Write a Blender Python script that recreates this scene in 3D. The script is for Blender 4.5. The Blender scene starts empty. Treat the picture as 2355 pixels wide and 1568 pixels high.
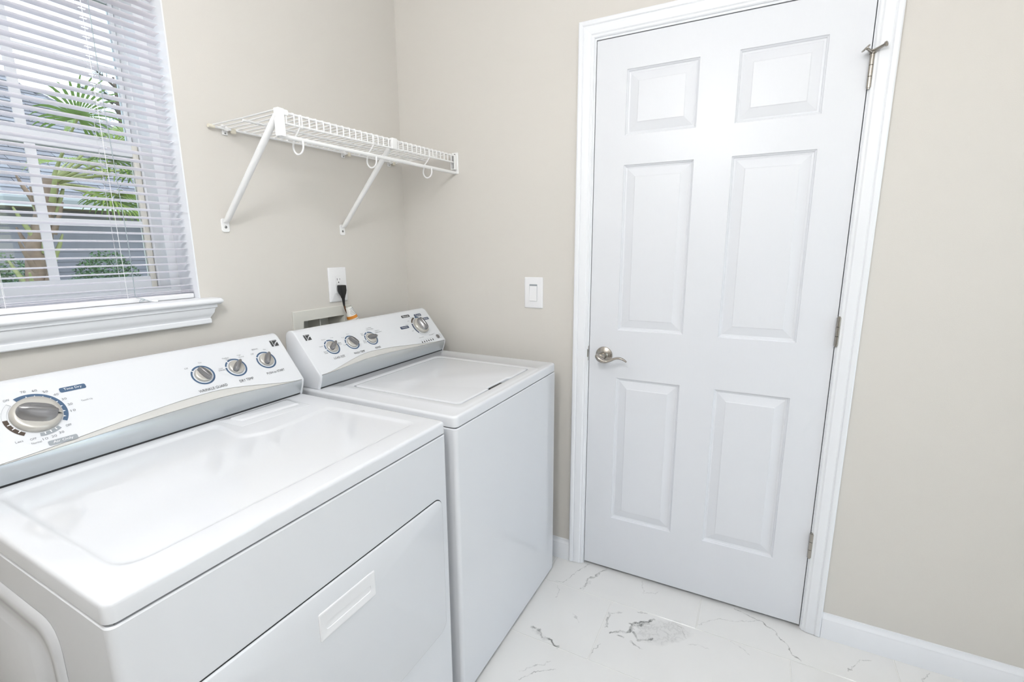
import bpy, bmesh, math, random
from mathutils import Vector, Matrix, noise as mnoise
random.seed(7)
PI = math.pi
scene = bpy.context.scene
COL = scene.collection

# ---------------------------------------------------------------- camera
cam_d = bpy.data.cameras.new('camera')
cam = bpy.data.objects.new('camera', cam_d); COL.objects.link(cam)
cam_d.sensor_width = 36.0; cam_d.sensor_fit = 'HORIZONTAL'
cam_d.lens = 1096.75 / 2355.0 * 36.0
cam_d.clip_start = 0.02; cam_d.clip_end = 300
_F = Vector((0.87342494, 0.44772958, -0.19148654))
_R = Vector((0.45514491, -0.89039808, -0.00586275))
_U = Vector((0.17312418, 0.08203345, 0.98147773))
_M = Matrix(((_R.x, _U.x, -_F.x, -1.7769), (_R.y, _U.y, -_F.y, -1.4615), (_R.z, _U.z, -_F.z, 1.3390), (0, 0, 0, 1)))
cam.matrix_world = _M
scene.camera = cam

# ---------------------------------------------------------------- colour management
scene.view_settings.view_transform = 'Standard'
scene.view_settings.look = 'None'
scene.view_settings.gamma = 1.0
scene.view_settings.use_curve_mapping = False
scene.view_settings.exposure = 0.04

# ---------------------------------------------------------------- world: blue sky with bright thin cloud
world = bpy.data.worlds.new('sky'); scene.world = world; world.use_nodes = True
wn = world.node_tree; wn.nodes.clear()
def wnode(t): return wn.nodes.new(t)
w_out = wnode('ShaderNodeOutputWorld'); w_bg = wnode('ShaderNodeBackground')
w_sky = wnode('ShaderNodeTexSky'); w_sky.sky_type = 'NISHITA'; w_sky.sun_disc = False
w_sky.sun_elevation = math.radians(50); w_sky.sun_rotation = math.radians(200); w_sky.air_density = 1.0; w_sky.dust_density = 1.0
w_tc = wnode('ShaderNodeTexCoord'); w_no = wnode('ShaderNodeTexNoise'); w_no.inputs['Scale'].default_value = 2.2
w_no.inputs['Detail'].default_value = 6.0; w_no.inputs['Roughness'].default_value = 0.55
w_cr = wnode('ShaderNodeValToRGB'); w_cr.color_ramp.elements[0].position = 0.45; w_cr.color_ramp.elements[1].position = 0.72
w_mul = wnode('ShaderNodeMix'); w_mul.data_type = 'RGBA'; w_mul.blend_type = 'MULTIPLY'; w_mul.inputs[0].default_value = 1.0
w_mul.inputs[7].default_value = (0.15, 0.15, 0.15, 1)
w_mix = wnode('ShaderNodeMix'); w_mix.data_type = 'RGBA'; w_mix.inputs[7].default_value = (1.55, 1.68, 1.8, 1)
wn.links.new(w_tc.outputs['Generated'], w_no.inputs['Vector'])
wn.links.new(w_no.outputs['Fac'], w_cr.inputs['Fac'])
wn.links.new(w_sky.outputs['Color'], w_mul.inputs[6])
wn.links.new(w_cr.outputs['Color'], w_mix.inputs[0])
wn.links.new(w_mul.outputs[2], w_mix.inputs[6])
wn.links.new(w_mix.outputs[2], w_bg.inputs['Color'])
w_bg.inputs['Strength'].default_value = 3.0
wn.links.new(w_bg.outputs[0], w_out.inputs[0])

# ---------------------------------------------------------------- sun (behind this house: never shines in through the window)
sun_d = bpy.data.lights.new('sun', 'SUN'); sun_d.energy = 2.8; sun_d.angle = math.radians(0.53); sun_d.color = (1.0, 0.95, 0.88)
sun = bpy.data.objects.new('sun', sun_d); COL.objects.link(sun)
sun.rotation_euler = Vector((0.55, -0.30, 0.78)).to_track_quat('Z', 'Y').to_euler()

FILL_STRENGTH = 35.5

# ================================================================ helpers
def srgb(h):
    h = h.lstrip('#'); o = []
    for i in (0, 2, 4):
        c = int(h[i:i+2], 16) / 255.0
        o.append(c / 12.92 if c <= 0.04045 else ((c + 0.055) / 1.055) ** 2.4)
    return (o[0], o[1], o[2], 1.0)

MATS = {}
def mat(name, col, rough=0.5, metal=0.0, coat=0.0, spec=0.5, bump=0.0, bscale=200.0, var=0.0, emis=None, estr=0.0):
    if name in MATS: return MATS[name]
    m = bpy.data.materials.new(name); m.use_nodes = True
    nt = m.node_tree; b = nt.nodes['Principled BSDF']
    c = srgb(col) if isinstance(col, str) else col
    b.inputs['Base Color'].default_value = c
    b.inputs['Roughness'].default_value = rough; b.inputs['Metallic'].default_value = metal
    b.inputs['Coat Weight'].default_value = coat; b.inputs['Coat Roughness'].default_value = 0.02
    b.inputs['Specular IOR Level'].default_value = spec
    tc = nt.nodes.new('ShaderNodeTexCoord')
    n = nt.nodes.new('ShaderNodeTexNoise'); n.inputs['Scale'].default_value = bscale; n.inputs['Detail'].default_value = 3.0
    nt.links.new(tc.outputs['Object'], n.inputs['Vector'])
    if var > 0:
        mx = nt.nodes.new('ShaderNodeMix'); mx.data_type = 'RGBA'
        mx.inputs[6].default_value = tuple(x * (1 - var) for x in c[:3]) + (1,)
        mx.inputs[7].default_value = tuple(min(1, x * (1 + var)) for x in c[:3]) + (1,)
        nt.links.new(n.outputs['Fac'], mx.inputs[0]); nt.links.new(mx.outputs[2], b.inputs['Base Color'])
    if bump > 0:
        bp = nt.nodes.new('ShaderNodeBump'); bp.inputs['Strength'].default_value = bump; bp.inputs['Distance'].default_value = 0.001
        nt.links.new(n.outputs['Fac'], bp.inputs['Height']); nt.links.new(bp.outputs['Normal'], b.inputs['Normal'])
    if emis:
        b.inputs['Emission Color'].default_value = srgb(emis) if isinstance(emis, str) else emis
        b.inputs['Emission Strength'].default_value = estr
    MATS[name] = m
    return m

WMAT = {}     # world matrix of every empty root
def thing(name, label=None, cat=None, loc=(0, 0, 0), rz=0.0, group=None, kind=None):
    o = bpy.data.objects.new(name, None); COL.objects.link(o)
    o.empty_display_size = 0.05
    o.location = loc; o.rotation_euler = (0, 0, rz)
    WMAT[o.name] = Matrix.Translation(Vector(loc)) @ Matrix.Rotation(rz, 4, 'Z')
    if label: o['label'] = label
    if cat: o['category'] = cat
    if group: o['group'] = group
    if kind: o['kind'] = kind
    return o
def tag(o, label=None, cat=None, group=None, kind=None):
    if label: o['label'] = label
    if cat: o['category'] = cat
    if group: o['group'] = group
    if kind: o['kind'] = kind
    return o
def obj(name, bm, m, parent=None, smooth=35, world=False, loc=None):
    """link a bmesh as one object; verts are in the root's local space unless world=True"""
    if world and parent is not None:
        r = parent
        while r.parent: r = r.parent
        if r.name in WMAT: bm.transform(WMAT[r.name].inverted())
    if smooth:
        for f in bm.faces: f.smooth = True
    me = bpy.data.meshes.new(name); bm.to_mesh(me); bm.free()
    if smooth: me.set_sharp_from_angle(angle=math.radians(smooth))
    ms = m if isinstance(m, (list, tuple)) else [m]
    for x in ms: me.materials.append(x)
    o = bpy.data.objects.new(name, me); COL.objects.link(o)
    if parent is not None: o.parent = parent
    if loc is not None: o.location = loc
    return o
def dup(o, parent=None, loc=None):
    c = o.copy(); COL.objects.link(c); c.parent = parent if parent is not None else o.parent
    if loc is not None: c.location = loc
    return c
NB = bmesh.new
def box(bm, x0, x1, y0, y1, z0, z1, bev=0.0, seg=2, mi=0):
    vs = [bm.verts.new((x, y, z)) for x in (x0, x1) for y in (y0, y1) for z in (z0, z1)]
    idx = [(0, 1, 3, 2), (4, 6, 7, 5), (0, 4, 5, 1), (2, 3, 7, 6), (0, 2, 6, 4), (1, 5, 7, 3)]
    fs = [bm.faces.new([vs[i] for i in q]) for q in idx]
    for f in fs: f.material_index = mi
    if bev > 0:
        es = list({e for f in fs for e in f.edges})
        bmesh.ops.bevel(bm, geom=es, offset=bev, segments=seg, profile=0.5, affect='EDGES')
    return bm
def boxm(x0, x1, y0, y1, z0, z1, bev=0.0, seg=2): return box(NB(), x0, x1, y0, y1, z0, z1, bev, seg)
def tube(bm, pts, r, n=8, caps=True, closed=False):
    pts = [Vector(p) for p in pts]; rings = []
    rr = r if isinstance(r, (list, tuple)) else [r] * len(pts)
    up = None
    for i, p in enumerate(pts):
        a = pts[max(i - 1, 0)]; b = pts[min(i + 1, len(pts) - 1)]
        t = (b - a).normalized()
        if up is None:
            up = Vector((0, 0, 1)) if abs(t.z) < 0.9 else Vector((1, 0, 0))
        s = t.cross(up)
        if s.length < 1e-5: s = t.cross(Vector((0, 1, 0)))
        s.normalize(); u2 = s.cross(t).normalized(); up = u2
        rings.append([bm.verts.new(p + (s * math.cos(2 * PI * k / n) + u2 * math.sin(2 * PI * k / n)) * rr[i]) for k in range(n)])
    for a, b in zip(rings[:-1], rings[1:]):
        for k in range(n): bm.faces.new((a[k], a[(k + 1) % n], b[(k + 1) % n], b[k]))
    if caps:
        bm.faces.new(rings[0][::-1]); bm.faces.new(rings[-1])
    return bm
def loft(bm, loops, cap0=False, cap1=False, closed=True, mi=0):
    R = [[bm.verts.new(p) for p in l] for l in loops]
    for a, b in zip(R[:-1], R[1:]):
        n = len(a)
        for k in range(n if closed else n - 1):
            f = bm.faces.new((a[k], a[(k + 1) % n], b[(k + 1) % n], b[k])); f.material_index = mi
    if cap0: bm.faces.new(R[0][::-1]).material_index = mi
    if cap1: bm.faces.new(R[-1]).material_index = mi
    return R
def lathe(bm, prof, n=32, M=None, mi=0):
    """prof: list of (r,z) bottom to top, around z"""
    loops = [[Vector((r * math.cos(2 * PI * k / n), r * math.sin(2 * PI * k / n), z)) for k in range(n)] for r, z in prof]
    if M is not None: loops = [[M @ p for p in l] for l in loops]
    return loft(bm, loops, True, True, mi=mi)
def rrect(x0, x1, y0, y1, r, n=6):
    pts = []
    for cx, cy, a0 in ((x1 - r, y0 + r, -90), (x1 - r, y1 - r, 0), (x0 + r, y1 - r, 90), (x0 + r, y0 + r, 180)):
        for k in range(n + 1):
            a = math.radians(a0 + 90 * k / n); pts.append((cx + r * math.cos(a), cy + r * math.sin(a)))
    return pts
def offs(pts, d):
    """offset a CCW polygon inwards by d"""
    n = len(pts); out = []
    for i in range(n):
        p0, p1, p2 = Vector(pts[i - 1]), Vector(pts[i]), Vector(pts[(i + 1) % n])
        a = (p1 - p0).normalized(); b = (p2 - p1).normalized()
        na = Vector((-a.y, a.x)); nb = Vector((-b.y, b.x)); k = 1 + na.dot(nb)
        out.append(tuple(p1 + (na + nb) * (d / k)))
    return out
def fillet(pts, r, n=5):
    out = []; m = len(pts)
    for i in range(m):
        p0, p1, p2 = Vector(pts[i - 1]), Vector(pts[i]), Vector(pts[(i + 1) % m])
        ri = r[i] if isinstance(r, (list, tuple)) else r
        a = (p0 - p1).normalized(); b = (p2 - p1).normalized()
        ang = a.angle(b); t = min(ri / math.tan(ang / 2), 0.48 * min((p0 - p1).length, (p2 - p1).length))
        A = p1 + a * t; B = p1 + b * t
        for k in range(n + 1):
            u = k / n; out.append(tuple(A * (1 - u) ** 2 + p1 * (2 * u * (1 - u)) + B * u ** 2))
    return out
def ring_fill(bm, la, lb):
    """fill the flat ring between two loops of BMVerts"""
    es = []
    for l in (la, lb):
        for i in range(len(l)):
            e = bm.edges.get((l[i], l[(i + 1) % len(l)]))
            if e is None: e = bm.edges.new((l[i], l[(i + 1) % len(l)]))
            es.append(e)
    bmesh.ops.triangle_fill(bm, use_beauty=True, use_dissolve=False, edges=es)

_txt = {}
def text_geo(s, size):
    k = (s, size)
    if k in _txt: return _txt[k]
    cu = bpy.data.curves.new('t', 'FONT'); cu.body = s; cu.size = size; cu.align_x = 'CENTER'; cu.align_y = 'CENTER'; cu.resolution_u = 2
    o = bpy.data.objects.new('t', cu); COL.objects.link(o)
    dg = bpy.context.evaluated_depsgraph_get(); me = o.evaluated_get(dg).to_mesh()
    g = ([tuple(v.co[:2]) for v in me.vertices], [tuple(p.vertices) for p in me.polygons])
    o.evaluated_get(dg).to_mesh_clear(); bpy.data.objects.remove(o); bpy.data.curves.remove(cu)
    _txt[k] = g
    return g
def text_bm(s, width, height, M, bm=None):
    """lettering scaled to width x cap height, placed by M (local xy plane)"""
    v, f = text_geo(s, 1.0)
    xs = [p[0] for p in v]; ys = [p[1] for p in v]
    cx, cy = (min(xs) + max(xs)) / 2, (min(ys) + max(ys)) / 2
    sx = width / max(1e-6, max(xs) - min(xs)); sy = height / max(1e-6, max(ys) - min(ys))
    bm = bm or NB()
    vs = [bm.verts.new(M @ Vector(((p[0] - cx) * sx, (p[1] - cy) * sy, 0))) for p in v]
    for q in f:
        try: bm.faces.new([vs[i] for i in q])
        except ValueError: pass
    return bm

# ================================================================ materials
wall_m = mat('greige wall paint', '#d8d4ce', 0.55, bump=0.25, bscale=350, spec=0.35)
ceil_m = mat('white ceiling paint', '#f4f4f4', 0.8, bump=0.3, bscale=120, spec=0.2)
trim_m = mat('white semi gloss trim', '#eff1f5', 0.30, spec=0.5)
door_m = mat('white door paint', '#e9ebee', 0.38, spec=0.45)
appl_m = mat('white appliance enamel', '#e0e2e6', 0.11, coat=0.35, spec=0.5)
plas_m = mat('white plastic', '#eeeef0', 0.35)
dark_m = mat('dark gap', '#2a2b2d', 0.7)
nick_m = mat('satin nickel', '#aca7a0', 0.24, metal=1.0)
wire_m = mat('white vinyl coated wire', '#f3f3f3', 0.32)
cream_m = mat('cream plastic', '#e6e0d0', 0.45)
silver_m = mat('silver painted plastic', '#c6cace', 0.27, metal=0.6, spec=0.6)
knob_m = mat('grey pearl knob', '#c4c1bb', 0.28, metal=0.4)
band_m = mat('pale grey satin plastic', '#cfcecb', 0.35)
grip_m = mat('dark silver grip', '#8f8e8f', 0.25, metal=0.7)
blue_m = mat('blue print', '#47617f', 0.4)
navy_m = mat('navy print', '#33415c', 0.4)
brown_m = mat('brown print', '#4a3d33', 0.4)
grey_m = mat('grey print', '#9aa0a6', 0.4)
ink_m = mat('black print', '#3a3b3d', 0.45)
ink2_m = mat('faint grey print', '#83858a', 0.45)
whitep_m = mat('white print', '#f2f3f5', 0.4)
black_m = mat('black rubber', '#141414', 0.4)
orange_m = mat('orange print', '#d98a2c', 0.5)
vinyl_m = mat('white vinyl window frame', '#eef0f3', 0.35)
screw_m = mat('steel screw', '#8b8b8b', 0.3, metal=1.0)

def slat_material():
    m = bpy.data.materials.new('white translucent slat'); m.use_nodes = True; nt = m.node_tree
    b = nt.nodes['Principled BSDF']; b.inputs['Base Color'].default_value = (0.90, 0.90, 0.92, 1); b.inputs['Roughness'].default_value = 0.4
    tr = nt.nodes.new('ShaderNodeBsdfTranslucent'); tr.inputs['Color'].default_value = (0.99, 0.97, 0.99, 1)
    mx = nt.nodes.new('ShaderNodeMixShader'); mx.inputs[0].default_value = 0.72
    nt.links.new(b.outputs[0], mx.inputs[1]); nt.links.new(tr.outputs[0], mx.inputs[2])
    nt.links.new(mx.outputs[0], nt.nodes['Material Output'].inputs[0])
    return m
slat_m = slat_material()
def leaf_material(name, col, col2):
    m = bpy.data.materials.new(name); m.use_nodes = True; nt = m.node_tree
    b = nt.nodes['Principled BSDF']; b.inputs['Roughness'].default_value = 0.45
    tc = nt.nodes.new('ShaderNodeTexCoord'); n = nt.nodes.new('ShaderNodeTexNoise'); n.inputs['Scale'].default_value = 7
    mc = nt.nodes.new('ShaderNodeMix'); mc.data_type = 'RGBA'; mc.inputs[6].default_value = srgb(col); mc.inputs[7].default_value = srgb(col2)
    tr = nt.nodes.new('ShaderNodeBsdfTranslucent'); mx = nt.nodes.new('ShaderNodeMixShader'); mx.inputs[0].default_value = 0.45
    nt.links.new(tc.outputs['Object'], n.inputs['Vector']); nt.links.new(n.outputs['Fac'], mc.inputs[0])
    nt.links.new(mc.outputs[2], b.inputs['Base Color']); nt.links.new(mc.outputs[2], tr.inputs['Color'])
    nt.links.new(b.outputs[0], mx.inputs[1]); nt.links.new(tr.outputs[0], mx.inputs[2]); nt.links.new(mx.outputs[0], nt.nodes['Material Output'].inputs[0])
    return m
def glass_material():
    m = bpy.data.materials.new('window glass'); m.use_nodes = True; nt = m.node_tree; nt.nodes.remove(nt.nodes['Principled BSDF'])
    t = nt.nodes.new('ShaderNodeBsdfTransparent'); t.inputs['Color'].default_value = (0.93, 0.96, 0.95, 1)
    g = nt.nodes.new('ShaderNodeBsdfGlossy'); g.inputs['Roughness'].default_value = 0.02
    fr = nt.nodes.new('ShaderNodeFresnel'); fr.inputs['IOR'].default_value = 1.45
    mx = nt.nodes.new('ShaderNodeMixShader')
    nt.links.new(fr.outputs[0], mx.inputs[0]); nt.links.new(t.outputs[0], mx.inputs[1]); nt.links.new(g.outputs[0], mx.inputs[2])
    nt.links.new(mx.outputs[0], nt.nodes['Material Output'].inputs[0])
    return m
glass_m = glass_material()

def door_grain_material():
    m = bpy.data.materials.new('embossed white door skin'); m.use_nodes = True; nt = m.node_tree; b = nt.nodes['Principled BSDF']
    b.inputs['Base Color'].default_value = srgb('#e3e5ea'); b.inputs['Roughness'].default_value = 0.36
    tc = nt.nodes.new('ShaderNodeTexCoord'); mp = nt.nodes.new('ShaderNodeMapping'); mp.inputs['Scale'].default_value = (1, 60, 4)
    n = nt.nodes.new('ShaderNodeTexNoise'); n.inputs['Scale'].default_value = 6.0; n.inputs['Detail'].default_value = 4; n.inputs['Distortion'].default_value = 0.6
    bp = nt.nodes.new('ShaderNodeBump'); bp.inputs['Strength'].default_value = 0.22; bp.inputs['Distance'].default_value = 0.0008
    nt.links.new(tc.outputs['Object'], mp.inputs['Vector']); nt.links.new(mp.outputs[0], n.inputs['Vector'])
    nt.links.new(n.outputs['Fac'], bp.inputs['Height']); nt.links.new(bp.outputs[0], b.inputs['Normal'])
    return m
doorg_m = door_grain_material()

def marble_material():
    m = bpy.data.materials.new('white marble tile'); m.use_nodes = True; nt = m.node_tree; b = nt.nodes['Principled BSDF']
    L = nt.links.new
    def N(t, **k):
        n = nt.nodes.new(t)
        for a, v in k.items(): setattr(n, a, v)
        return n
    def val(op, a, c=None, d=None):
        n = N('ShaderNodeMath', operation=op)
        for i, x in enumerate((a, c, d)):
            if x is None: continue
            if isinstance(x, (int, float)): n.inputs[i].default_value = x
            else: L(x, n.inputs[i])
        return n.outputs[0]
    geo = N('ShaderNodeNewGeometry'); P = geo.outputs['Position']
    n1 = N('ShaderNodeTexNoise'); n1.inputs['Scale'].default_value = 22; n1.inputs['Detail'].default_value = 5; n1.inputs['Roughness'].default_value = 0.65
    L(P, n1.inputs['Vector'])
    sub = N('ShaderNodeVectorMath', operation='SUBTRACT'); L(n1.outputs['Color'], sub.inputs[0]); sub.inputs[1].default_value = (0.5, 0.5, 0.5)
    sc = N('ShaderNodeVectorMath', operation='SCALE'); L(sub.outputs[0], sc.inputs[0]); sc.inputs['Scale'].default_value = 0.05
    ad = N('ShaderNodeVectorMath', operation='ADD'); L(P, ad.inputs[0]); L(sc.outputs[0], ad.inputs[1])
    W = ad.outputs[0]
    brk = N('ShaderNodeTexNoise'); brk.inputs['Scale'].default_value = 45; brk.inputs['Detail'].default_value = 3; L(P, brk.inputs['Vector'])
    mask = None
    def seg(a, c, w, k):
        nonlocal mask
        A = Vector((a[0], a[1], 0)); B = Vector((c[0], c[1], 0)); D = B - A; ln = D.length; D.normalize()
        s = N('ShaderNodeVectorMath', operation='SUBTRACT'); L(W, s.inputs[0]); s.inputs[1].default_value = A
        dt = N('ShaderNodeVectorMath', operation='DOT_PRODUCT'); L(s.outputs[0], dt.inputs[0]); dt.inputs[1].default_value = D
        dn = N('ShaderNodeVectorMath', operation='DOT_PRODUCT'); L(s.outputs[0], dn.inputs[0]); dn.inputs[1].default_value = Vector((-D.y, D.x, 0))
        cl = val('MINIMUM', val('MAXIMUM', dt.outputs['Value'], 0.0), ln)
        dd = val('SUBTRACT', dt.outputs['Value'], cl)
        dist = val('SQRT', val('ADD', val('MULTIPLY', dd, dd), val('MULTIPLY', dn.outputs['Value'], dn.outputs['Value'])))
        mr = N('ShaderNodeMapRange'); L(dist, mr.inputs['Value']); mr.inputs['From Min'].default_value = w * 0.25; mr.inputs['From Max'].default_value = w
        mr.inputs['To Min'].default_value = k; mr.inputs['To Max'].default_value = 0.0
        mask = mr.outputs[0] if mask is None else val('MAXIMUM', mask, mr.outputs[0])
    V = [([(-.164, -.823), (-.153, -.855), (-.093, -.879), (-.026, -.902), (.01, -.914)], .0022, .55),
         ([(-.155, -.925), (-.137, -.948), (-.086, -.941), (-.052, -.961), (.005, -.994)], .0032, .6), ([(-.082, -.95), (-.03, -.974), (.017, -1.0)], .0045, .45), ([(-.15, -.94), (-.10, -.952)], .008, .22),
         ([(-.186, -.842), (-.207, -.86), (-.24, -.866)], .0028, .45), ([(-.424, -.844), (-.422, -.87), (-.447, -.89), (-.444, -.92), (-.463, -.958)], .006, .8), ([(-.43, -.86), (-.45, -.90)], .012, .25),
         ([(-.322, -1.106), (-.301, -1.124), (-.289, -1.154), (-.257, -1.163), (-.226, -1.189), (-.19, -1.224)], .007, .85), ([(-.256, -1.154), (-.255, -1.179), (-.214, -1.212)], .006, .8),
         ([(-.284, -1.169), (-.307, -1.191), (-.287, -1.231)], .007, .75), ([(-.328, -1.171), (-.344, -1.195), (-.345, -1.215)], .004, .55), ([(-.235, -1.071), (-.267, -1.071), (-.301, -1.076)], .0045, .8),
         ([(-.235, -1.071), (-.208, -1.112)], .003, .35), ([(-.177, -1.166), (-.178, -1.196)], .0035, .5), ([(-.182, -1.296), (-.184, -1.321), (-.231, -1.342)], .004, .4), ([(-.238, -1.237), (-.236, -1.265), (-.249, -1.306)], .0035, .35), ([(-.321, -1.129), (-.321, -1.141)], .005, .6), ([(-.38, -1.086), (-.441, -1.067)], .0026, .5),
         ([(0, -1.482), (-.015, -1.53), (-.028, -1.58), (-.056, -1.621), (-.107, -1.655), (-.135, -1.664), (-.157, -1.693)], .003, .6),
         ([(-.145, -1.3725), (-.08, -1.4385), (-.058, -1.508), (-.0275, -1.569)], .002, .3),
         ([(-.128, -1.819), (-.062, -1.86), (-.05, -1.894)], .0022, .45), ([(-.635, -.89), (-.60, -.919), (-.551, -.98)], .0026, .5),
         ([(-.6, -.881), (-.5255, -.961)], .0022, .35), ([(-.003, -1.145), (-.0735, -1.169), (-.037, -1.212)], .0016, .35),
         ([(-.172, -1.482), (-.2056, -1.545)], .0018, .3), ([(-.07, -2.03), (-.026, -2.05)], .0025, .45), ([(-.299, -.953), (-.325, -.99)], .0018, .3),
         ([(-.248, -1.353), (-.24, -1.42)], .0018, .25), ([(-.9, -1.3), (-.75, -1.6), (-.55, -2.0)], .003, .4), ([(-1.3, -2.2), (-1.0, -1.9)], .003, .4)]
    for pts, w, k in V:
        for a, c in zip(pts[:-1], pts[1:]): seg(a, c, w, k)
    # the dark mottled cluster in the tile before the door
    st = N('ShaderNodeVectorMath', operation='SUBTRACT'); L(P, st.inputs[0]); st.inputs[1].default_value = (-.235, -1.262, 0)
    rot = N('ShaderNodeVectorRotate', rotation_type='Z_AXIS'); wst = N('ShaderNodeVectorMath', operation='ADD'); L(st.outputs[0], wst.inputs[0]); L(sc.outputs[0], wst.inputs[1]); L(wst.outputs[0], rot.inputs['Vector']); rot.inputs['Angle'].default_value = 0.95
    el = N('ShaderNodeVectorMath', operation='MULTIPLY'); L(rot.outputs[0], el.inputs[0]); el.inputs[1].default_value = (8.5, 17.0, 0)
    le = N('ShaderNodeVectorMath', operation='LENGTH'); L(el.outputs[0], le.inputs[0])
    em = N('ShaderNodeMapRange'); L(le.outputs['Value'], em.inputs['Value']); em.inputs['From Min'].default_value = 0.72; em.inputs['From Max'].default_value = 1.0
    em.inputs['To Min'].default_value = 1.0; em.inputs['To Max'].default_value = 0.0
    n2 = N('ShaderNodeTexNoise'); n2.inputs['Scale'].default_value = 26; n2.inputs['Detail'].default_value = 6; n2.inputs['Roughness'].default_value = 0.7; n2.inputs['Distortion'].default_value = 0.5
    L(P, n2.inputs['Vector'])
    rd = val('ABSOLUTE', val('SUBTRACT', n2.outputs['Fac'], 0.52))
    rr = N('ShaderNodeMapRange'); L(rd, rr.inputs['Value']); rr.inputs['From Min'].default_value = 0.0; rr.inputs['From Max'].default_value = 0.055
    rr.inputs['To Min'].default_value = 1.0; rr.inputs['To Max'].default_value = 0.0
    clus = val('MULTIPLY', em.outputs[0], val('ADD', val('MULTIPLY', rr.outputs[0], 0.16), 0.09))
    brm = N('ShaderNodeMapRange'); L(brk.outputs['Fac'], brm.inputs['Value']); brm.inputs['From Min'].default_value = 0.38; brm.inputs['From Max'].default_value = 0.62
    brm.inputs['To Min'].default_value = 0.25; brm.inputs['To Max'].default_value = 1.0
    tot = val('MAXIMUM', val('MULTIPLY', mask, brm.outputs[0]), clus)
    # faint clouding everywhere
    n3 = N('ShaderNodeTexNoise'); n3.inputs['Scale'].default_value = 3.5; n3.inputs['Detail'].default_value = 4; L(P, n3.inputs['Vector'])
    cl0 = N('ShaderNodeMix', data_type='RGBA'); cl0.inputs[6].default_value = srgb('#e3e2e0'); cl0.inputs[7].default_value = srgb('#efeeec'); L(n3.outputs['Fac'], cl0.inputs[0])
    mx = N('ShaderNodeMix', data_type='RGBA'); L(tot, mx.inputs[0]); L(cl0.outputs[2], mx.inputs[6]); mx.inputs[7].default_value = srgb('#4d4d4a')
    L(mx.outputs[2], b.inputs['Base Color'])
    b.inputs['Roughness'].default_value = 0.10; b.inputs['Specular IOR Level'].default_value = 0.5
    return m
marble_m = marble_material()
grout_m = mat('pale grout', '#f0efec', 0.8)

# ================================================================ the room
RX0, RY0, CH = -2.15, -2.95, 2.74
WX0, WX1, WZ0, WZ1 = -1.472, -0.943, 1.199, 2.06          # window opening
BX0, BX1, BZ0, BZ1 = -0.632, -0.376, 0.97, 1.114          # washer supply box hole
def slab_with_holes(u0, u1, v0, v1, holes, mk):
    us = sorted({u0, u1, *[h[0] for h in holes], *[h[1] for h in holes]}); vs = sorted({v0, v1, *[h[2] for h in holes], *[h[3] for h in holes]})
    bm = NB()
    for a, b in zip(us[:-1], us[1:]):
        for c, d in zip(vs[:-1], vs[1:]):
            mu, mv = (a + b) / 2, (c + d) / 2
            if any(h[0] < mu < h[1] and h[2] < mv < h[3] for h in holes): continue
            mk(bm, a, b, c, d)
    bmesh.ops.remove_doubles(bm, verts=bm.verts, dist=1e-5)
    # drop the internal faces between neighbouring cells
    seen = {}
    for f in list(bm.faces):
        k = tuple(sorted(v.index for v in f.verts)) if False else tuple(sorted((round(f.calc_center_median()[i], 4) for i in range(3)))) + (round(f.calc_area(), 6),)
        seen.setdefault(k, []).append(f)
    kill = [f for k, l in seen.items() if len(l) == 2 and set(l[0].verts) == set(l[1].verts) for f in l]
    bmesh.ops.delete(bm, geom=kill, context='FACES_ONLY')
    return bm
bm = slab_with_holes(RX0, 0.12, 0.0, CH, [(WX0, WX1, 1.1805, WZ1), (BX0, BX1, BZ0, BZ1)], lambda b, a, c, d, e: box(b, a, c, 0.0, 0.215, d, e))
tag(obj('wall_left', bm, wall_m, smooth=0), kind='structure', label='greige painted wall with the window and wire shelf')
bm = NB(); box(bm, 0.50, 0.56, -2.0, -0.6, -0.06, 2.3); box(bm, 0.121, 0.50, -2.0, -1.94, -0.06, 2.3); box(bm, 0.121, 0.50, -0.66, -0.6, -0.06, 2.3); box(bm, 0.121, 0.50, -1.94, -0.66, 2.24, 2.3)  # unseen closed box, added to keep the gap under the door dark
tag(obj('dark_box_behind_door', bm, wall_m, smooth=0), kind='structure')
bm = slab_with_holes(RY0, 0.0, 0.0, CH, [(-1.7025, -0.8835, -0.001, 2.0585)], lambda b, a, c, d, e: box(b, 0.0, 0.12, a, c, d, e))
tag(obj('wall_right', bm, wall_m, smooth=0), kind='structure', label='greige painted wall with the white panel door')
PX0, PX1, PZ0, PZ1 = -1.05, -0.20, 0.0, 2.08              # unseen glazed back door, added to let fill daylight in
bm = slab_with_holes(RX0 - 0.12, 0.12, 0, CH, [(PX0, PX1, -0.001, PZ1)], lambda b, a, c, d, e: box(b, a, c, RY0 - 0.12, RY0, d, e))
tag(obj('wall_rear', bm, wall_m, smooth=0), kind='structure')
pd = thing('daylight_fill_door', 'unseen white glazed door added in the rear wall for fill daylight', None, ((PX0 + PX1) / 2, RY0 - 0.06, PZ0), kind='structure')
bm = NB()
for a, b in ((PX0, PX0 + 0.08), (PX1 - 0.08, PX1)): box(bm, a, b, RY0 - 0.09, RY0 - 0.03, PZ0, PZ1)
for a, b in ((PZ0, 0.18), (PZ1 - 0.09, PZ1)): box(bm, PX0 + 0.08, PX1 - 0.08, RY0 - 0.09, RY0 - 0.03, a, b)
obj('door_frame', bm, vinyl_m, pd, smooth=0, world=True)
bm = boxm(PX0 + 0.08, PX1 - 0.08, RY0 - 0.064, RY0 - 0.058, 0.18, PZ1 - 0.09); obj('pane', bm, glass_m, pd, smooth=0, world=True)
bm = boxm(RX0 - 0.12, RX0, RY0, 0.215, 0, CH)
tag(obj('wall_near', bm, wall_m, smooth=0), kind='structure')
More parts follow.
